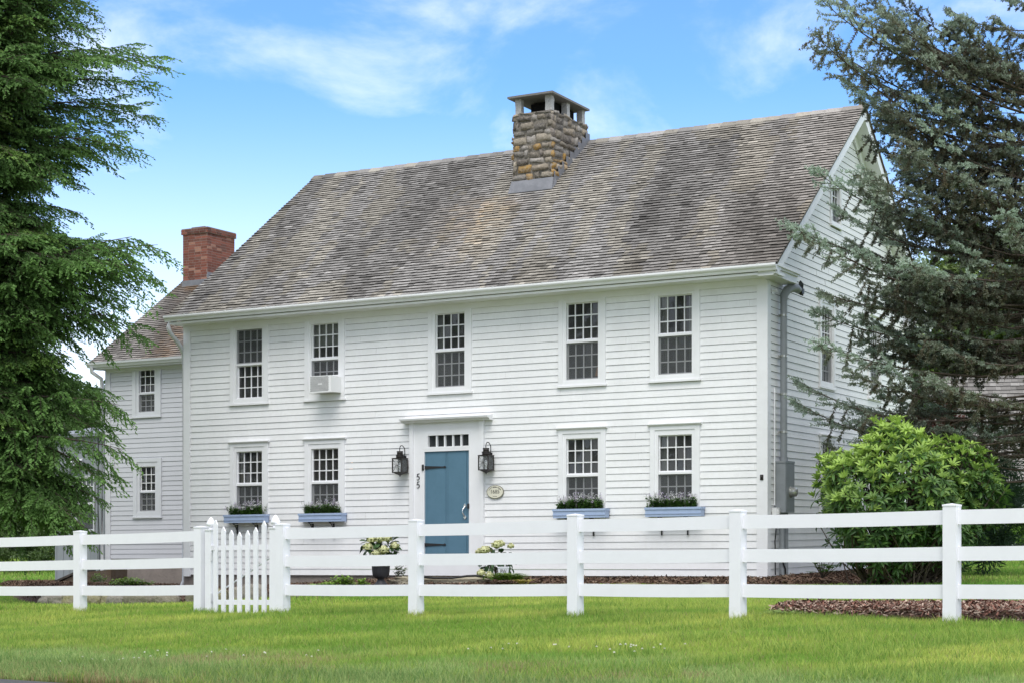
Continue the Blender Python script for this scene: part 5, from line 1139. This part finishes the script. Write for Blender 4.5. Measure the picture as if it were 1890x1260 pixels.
herb(240, 1080, 33.5, .55, .17, 110, 'bright green clump against the brown wing foundation', 4, 'leafy_clump')
herb(183, 1073, 34.5, .26, .20, 22, 'lone light green sprig beside the wing downspout foot', 5, 'leafy_clump')
herb(935, 1070, 27.6, .42, .20, 40, 'arching green strap leaves spilling in front of the white pot', 6, 'daylily', (.20, .28, .05))
herb(965, 1076, 27.2, .18, .14, 10, 'yellowing strap leaves at the edge of the mulch by the pot', 7, 'daylily', (.42, .33, .08), (.25, .22, .06))
herb(1450, 1142, 17.0, .30, .15, 34, 'grassy weed tuft on the pointed end of the mulch island', 8, 'daylily', (.24, .34, .07), (.12, .2, .04))
herb(1548, 1138, 17.2, .22, .17, 10, 'thin yellow green weed in the mulch island', 9, 'daylily', (.30, .36, .10), (.15, .2, .05))
herb(740, 1062, 28.8, .16, .26, 22, 'wispy grey green herb behind the urn, against the clapboards', 10, 'leafy_clump', (.20, .24, .14), (.09, .12, .06))
herb(1790, 985, 27.0, .3, .5, 34, 'yellow green sapling sprout rising behind the nearest fence post', 12, 'leafy_clump', (.30, .42, .06), (.10, .2, .03))

# ---------------------------------------------------------------- grass and clover
rng = np.random.default_rng(300)
def blades(n, X, Y, h, w, cfun, name, lab=None):
    s, nn = sn(X, Y); keep = (sdist(X, Y, bed_poly) < .03) & (sdist(X, Y, isl_poly) < .10 * rng.random(len(X))) & (nn > -5.9)
    X, Y, h, w = X[keep], Y[keep], h[keep], w[keep]; n = len(X); Z = ground(X, Y) - .015
    a = rng.uniform(0, 2 * pi, n); ln = rng.normal(0, .30, (n, 2)) * h[:, None]; b = np.stack([X, Y, Z], -1); sd = np.stack([np.cos(a), np.sin(a), 0 * a], -1) * w[:, None]
    tip = b + np.stack([ln[:, 0], ln[:, 1], h], -1); mid = b + np.stack([ln[:, 0] * .3, ln[:, 1] * .3, h * .55], -1)
    v = np.stack([b - sd / 2, b + sd / 2, mid + sd * .4, tip, mid - sd * .4], 1); c = cfun(X, Y, rng); c5 = np.repeat(c, 5, 0); c5 = c5.reshape(n, 5, 3).copy(); c5[:, :2] *= .64; c5[:, 3] *= 1.2  # blade feet darkened to paint the shaded gaps between blades
    k = np.arange(n)[:, None] * 5; m = MB(); m.add(v.reshape(-1, 3), k + A([[0, 1, 2, 4]]), c5.reshape(-1, 3)); m.f.append(k + A([[4, 2, 3]])); m.sm.append(False)
    return obj(name, m, M['grass'], kind='stuff')
def turf(X, Y, rng):
    s, n = sn(X, Y); t = fbm(X * .5 + 9, Y * 1.1 + 4, 3); t2 = fbm(X * 2.1 + 3, Y * 2.1, 2)
    c = lerp((.20, .36, .055), (.55, .60, .14), np.clip((t - .32) * 1.7 + (t2 - .5) * .6 + rng.normal(0, .22, len(X)), 0, 1)) * rng.uniform(.75, 1.2, (len(X), 1))
    cool = smooth(-n + (fbm(X * .8, Y * .8 + 30, 2) - .5) * 2.0, 3.3, 4.8); c = lerp(c, lerp((.11, .24, .065), (.52, .62, .25), rng.random(len(X))), cool * .85)
    back = smooth(n, 1.5, 6); c = c * lerp(A([1., 1, 1]), A([.75, .9, .9]), back)
    dry = (rng.random(len(X)) < .07 + .5 * smooth(-n, 3.4, 4.4) * smooth(fbm(X * 1.1 + 50, Y * 1.6, 3), .52, .66) + .5 * smooth(-n + (t2 - .5) * 1.5, 5.55, 6.2)); return np.where(dry[:, None], lerp((.30, .24, .12), (.45, .38, .20), rng.random(len(X))), c)
def field(n, y0, y1, p):
    Y = y0 + (y1 - y0) * rng.random(n) ** p; X = (rng.uniform(-60, 1950, n) - CX) / F * Y; return X, Y
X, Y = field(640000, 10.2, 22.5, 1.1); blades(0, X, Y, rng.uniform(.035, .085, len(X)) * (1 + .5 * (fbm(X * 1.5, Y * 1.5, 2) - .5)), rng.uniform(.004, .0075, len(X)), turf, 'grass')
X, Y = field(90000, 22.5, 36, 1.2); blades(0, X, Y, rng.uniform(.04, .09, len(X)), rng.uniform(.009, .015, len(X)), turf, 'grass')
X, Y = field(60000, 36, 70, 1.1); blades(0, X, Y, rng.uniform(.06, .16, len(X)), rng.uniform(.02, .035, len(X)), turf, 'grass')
# unmown tufts: round the posts, along the road and in front of the stones
n = 30000; Y = rng.uniform(11, 20, n); s_r = rng.uniform(-14, 7, n); n_r = -5.0 - rng.random(n) ** 1.5 * 1.1; P = s_r[:, None] * TT + n_r[:, None] * NN + A([0, 18.18])
X, Y = P[:, 0], P[:, 1]; blades(0, X, Y, rng.uniform(.07, .15, n), rng.uniform(.005, .009, n), lambda X, Y, r: lerp((.12, .24, .065), (.36, .44, .16), r.random(len(X))), 'grass')
for lst in ((148, 371, 389, 508, 522, 768, 1062, 1362, 1757),):
    xs_, ys_ = [], []
    for p in lst:
        o = fpos(p); a = rng.uniform(0, 2 * pi, 260); r = .06 + rng.random(260) ** 1.5 * .10; xs_.append(o[0] + r * np.cos(a)); ys_.append(o[1] + r * np.sin(a))
    X, Y = np.concatenate(xs_), np.concatenate(ys_); blades(0, X, Y, rng.uniform(.06, .12, len(X)), rng.uniform(.005, .008, len(X)), turf, 'grass')
X, Y = field(150000, 10.2, 22.5, 1.1); k = fbm(X * 1.9 + 70, Y * 2.6 + 11, 3) > rng.uniform(.50, .66, len(X)); X, Y = X[k], Y[k]
blades(0, X, Y, rng.uniform(.07, .13, len(X)), rng.uniform(.005, .008, len(X)), lambda X, Y, r: lerp((.12, .25, .04), (.42, .52, .12), r.random(len(X))), 'grass')
def clover(cx_, n, spread):
    P = []
    for px, py_s, k in cx_:
        Yc = np.interp(py_s, [1140, 1260], [17, 13.2]); c = pt(px, 965, Yc)
        for _ in range(k): P.append((c[0] + rng.normal(0, spread), c[1] + rng.normal(0, spread * .7)))
    return A(P)
P = np.concatenate([clover([(250, 1212, 24), (1180, 1242, 26), (940, 1228, 12), (480, 1218, 8)], 0, .26), np.zeros((0, 2))])
m = MB()
for x, y in P:
    s, nn = sn(A(x), A(y))
    if nn < -5.6 or rng.random() < .3: continue
    z = float(ground(A(x), A(y))) + rng.uniform(.055, .085); n = 14; d = unit(rng.normal(0, 1, (n, 3))); d[:, 2] = abs(d[:, 2]); tg = unit(np.cross(d, rng.normal(0, 1, (n, 3))))
    kites(m, A([x, y, z]) + d * .008 - tg * .007, tg, np.cross(d, tg), .011, .009, (.72, .72, .60)); m.tube([(x, y, z - .08), (x, y, z)], .0015, 3, (.15, .25, .05), False)
obj('clover_blossoms', m, M['petal'], kind='stuff')

# ================================================================== SKY, SUN, CAMERA
SUN_AZ, SUN_EL = radians(184), radians(58)          # compass-style azimuth: 0 = +Y, clockwise
w = bpy.data.worlds.new('World'); scene.world = w; w.use_nodes = True; nt = w.node_tree; N = nt.nodes; K = nt.links
bg = N['Background']; bg.inputs['Strength'].default_value = .15
sky = N.new('ShaderNodeTexSky'); sky.sky_type = 'NISHITA'; sky.sun_disc = False; sky.sun_elevation = SUN_EL; sky.sun_rotation = SUN_AZ; sky.air_density = 1.0; sky.dust_density = .3; sky.ozone_density = 3.5
tc = N.new('ShaderNodeTexCoord'); sx = N.new('ShaderNodeSeparateXYZ'); K.new(tc.outputs['Generated'], sx.inputs[0])
# clouds lie on a high plane: direction / height
ad = N.new('ShaderNodeMath'); ad.operation = 'ADD'; ad.inputs[1].default_value = .10; K.new(sx.outputs['Z'], ad.inputs[0])
dv = N.new('ShaderNodeVectorMath'); dv.operation = 'DIVIDE'; cb_ = N.new('ShaderNodeCombineXYZ')
for k in range(3): K.new(ad.outputs[0], cb_.inputs[k])
K.new(tc.outputs['Generated'], dv.inputs[0]); K.new(cb_.outputs[0], dv.inputs[1])
mp = N.new('ShaderNodeMapping'); mp.inputs['Scale'].default_value = (2.5, 1.5, 0); mp.inputs['Location'].default_value = (1.15, .35, 0); mp.inputs['Rotation'].default_value = (0, 0, radians(18)); K.new(dv.outputs[0], mp.inputs[0])
nz = N.new('ShaderNodeTexNoise'); nz.inputs['Scale'].default_value = 1.0; nz.inputs['Detail'].default_value = 9; nz.inputs['Roughness'].default_value = .58; nz.inputs['Distortion'].default_value = .35; K.new(mp.outputs[0], nz.inputs['Vector'])
mr = N.new('ShaderNodeMapRange'); mr.interpolation_type = 'SMOOTHSTEP'; mr.inputs[1].default_value = .45; mr.inputs[2].default_value = .78; mr.inputs[4].default_value = .62; K.new(nz.outputs['Fac'], mr.inputs[0])
mx = N.new('ShaderNodeMix'); mx.data_type = 'RGBA'; K.new(mr.outputs[0], mx.inputs[0]); K.new(sky.outputs[0], mx.inputs[6]); mx.inputs[7].default_value = (6.0, 6.15, 6.4, 1)
ov = N.new('ShaderNodeMapRange'); ov.interpolation_type = 'SMOOTHSTEP'; ov.inputs[1].default_value = .34; ov.inputs[2].default_value = .62; ov.inputs[4].default_value = .9; K.new(sx.outputs['Z'], ov.inputs[0])   # added high cloud deck out of view softens and neutralises the light
yb = N.new('ShaderNodeMapRange'); yb.interpolation_type = 'SMOOTHSTEP'; yb.inputs[1].default_value = .45; yb.inputs[2].default_value = -.1; yb.inputs[4].default_value = .75; K.new(sx.outputs['Y'], yb.inputs[0])  # more unseen cloud added behind the viewer to soften the light
mm1 = N.new('ShaderNodeMath'); mm1.operation = 'MAXIMUM'; K.new(ov.outputs[0], mm1.inputs[0]); K.new(yb.outputs[0], mm1.inputs[1])
hz = N.new('ShaderNodeMapRange'); hz.interpolation_type = 'SMOOTHSTEP'; hz.inputs[1].default_value = .26; hz.inputs[2].default_value = .03; hz.inputs[4].default_value = .78; K.new(sx.outputs['Z'], hz.inputs[0])
mm0 = N.new('ShaderNodeMath'); mm0.operation = 'MAXIMUM'; K.new(mm1.outputs[0], mm0.inputs[0]); K.new(hz.outputs[0], mm0.inputs[1]); mm1 = mm0
mm2 = N.new('ShaderNodeMath'); mm2.operation = 'MAXIMUM'; K.new(mm1.outputs[0], mm2.inputs[0]); K.new(mr.outputs[0], mm2.inputs[1]); K.new(mm2.outputs[0], mx.inputs[0])
tn_ = N.new('ShaderNodeMix'); tn_.data_type = 'RGBA'; tn_.blend_type = 'MULTIPLY'; tn_.inputs[0].default_value = 1; tn_.inputs[7].default_value = (.56, .77, 1.0, 1); K.new(sky.outputs[0], tn_.inputs[6]); K.new(tn_.outputs[2], mx.inputs[6])
K.new(mx.outputs[2], bg.inputs['Color'])
sl = bpy.data.lights.new('sun', 'SUN'); sl.energy = 1.5; sl.angle = radians(32); sl.color = (1, .965, .91); so = bpy.data.objects.new('sun', sl); COL.objects.link(so)
# the sun stands in direction (sin az, cos az)
import mathutils
dvec = mathutils.Vector((sin(SUN_AZ) * cos(SUN_EL), cos(SUN_AZ) * cos(SUN_EL), sin(SUN_EL))); so.rotation_euler = dvec.to_track_quat('Z', 'Y').to_euler(); so.location = (0, 0, 30)
cam = bpy.data.cameras.new('camera'); cam.lens = F / 1890 * 36; cam.sensor_width = 36; cam.sensor_fit = 'HORIZONTAL'; cam.shift_x = 0; cam.shift_y = (HY - 630) / 1890; cam.clip_end = 2000
co = bpy.data.objects.new('camera', cam); COL.objects.link(co); co.location = (0, 0, EZ); co.rotation_euler = (pi / 2, 0, 0); scene.camera = co
scene.cycles.use_denoising = True
scene.view_settings.view_transform = 'Standard'; scene.view_settings.look = 'None'; scene.view_settings.gamma = 1; scene.view_settings.exposure = .72
for o in bpy.data.objects:
    if '_org' in o: del o['_org']
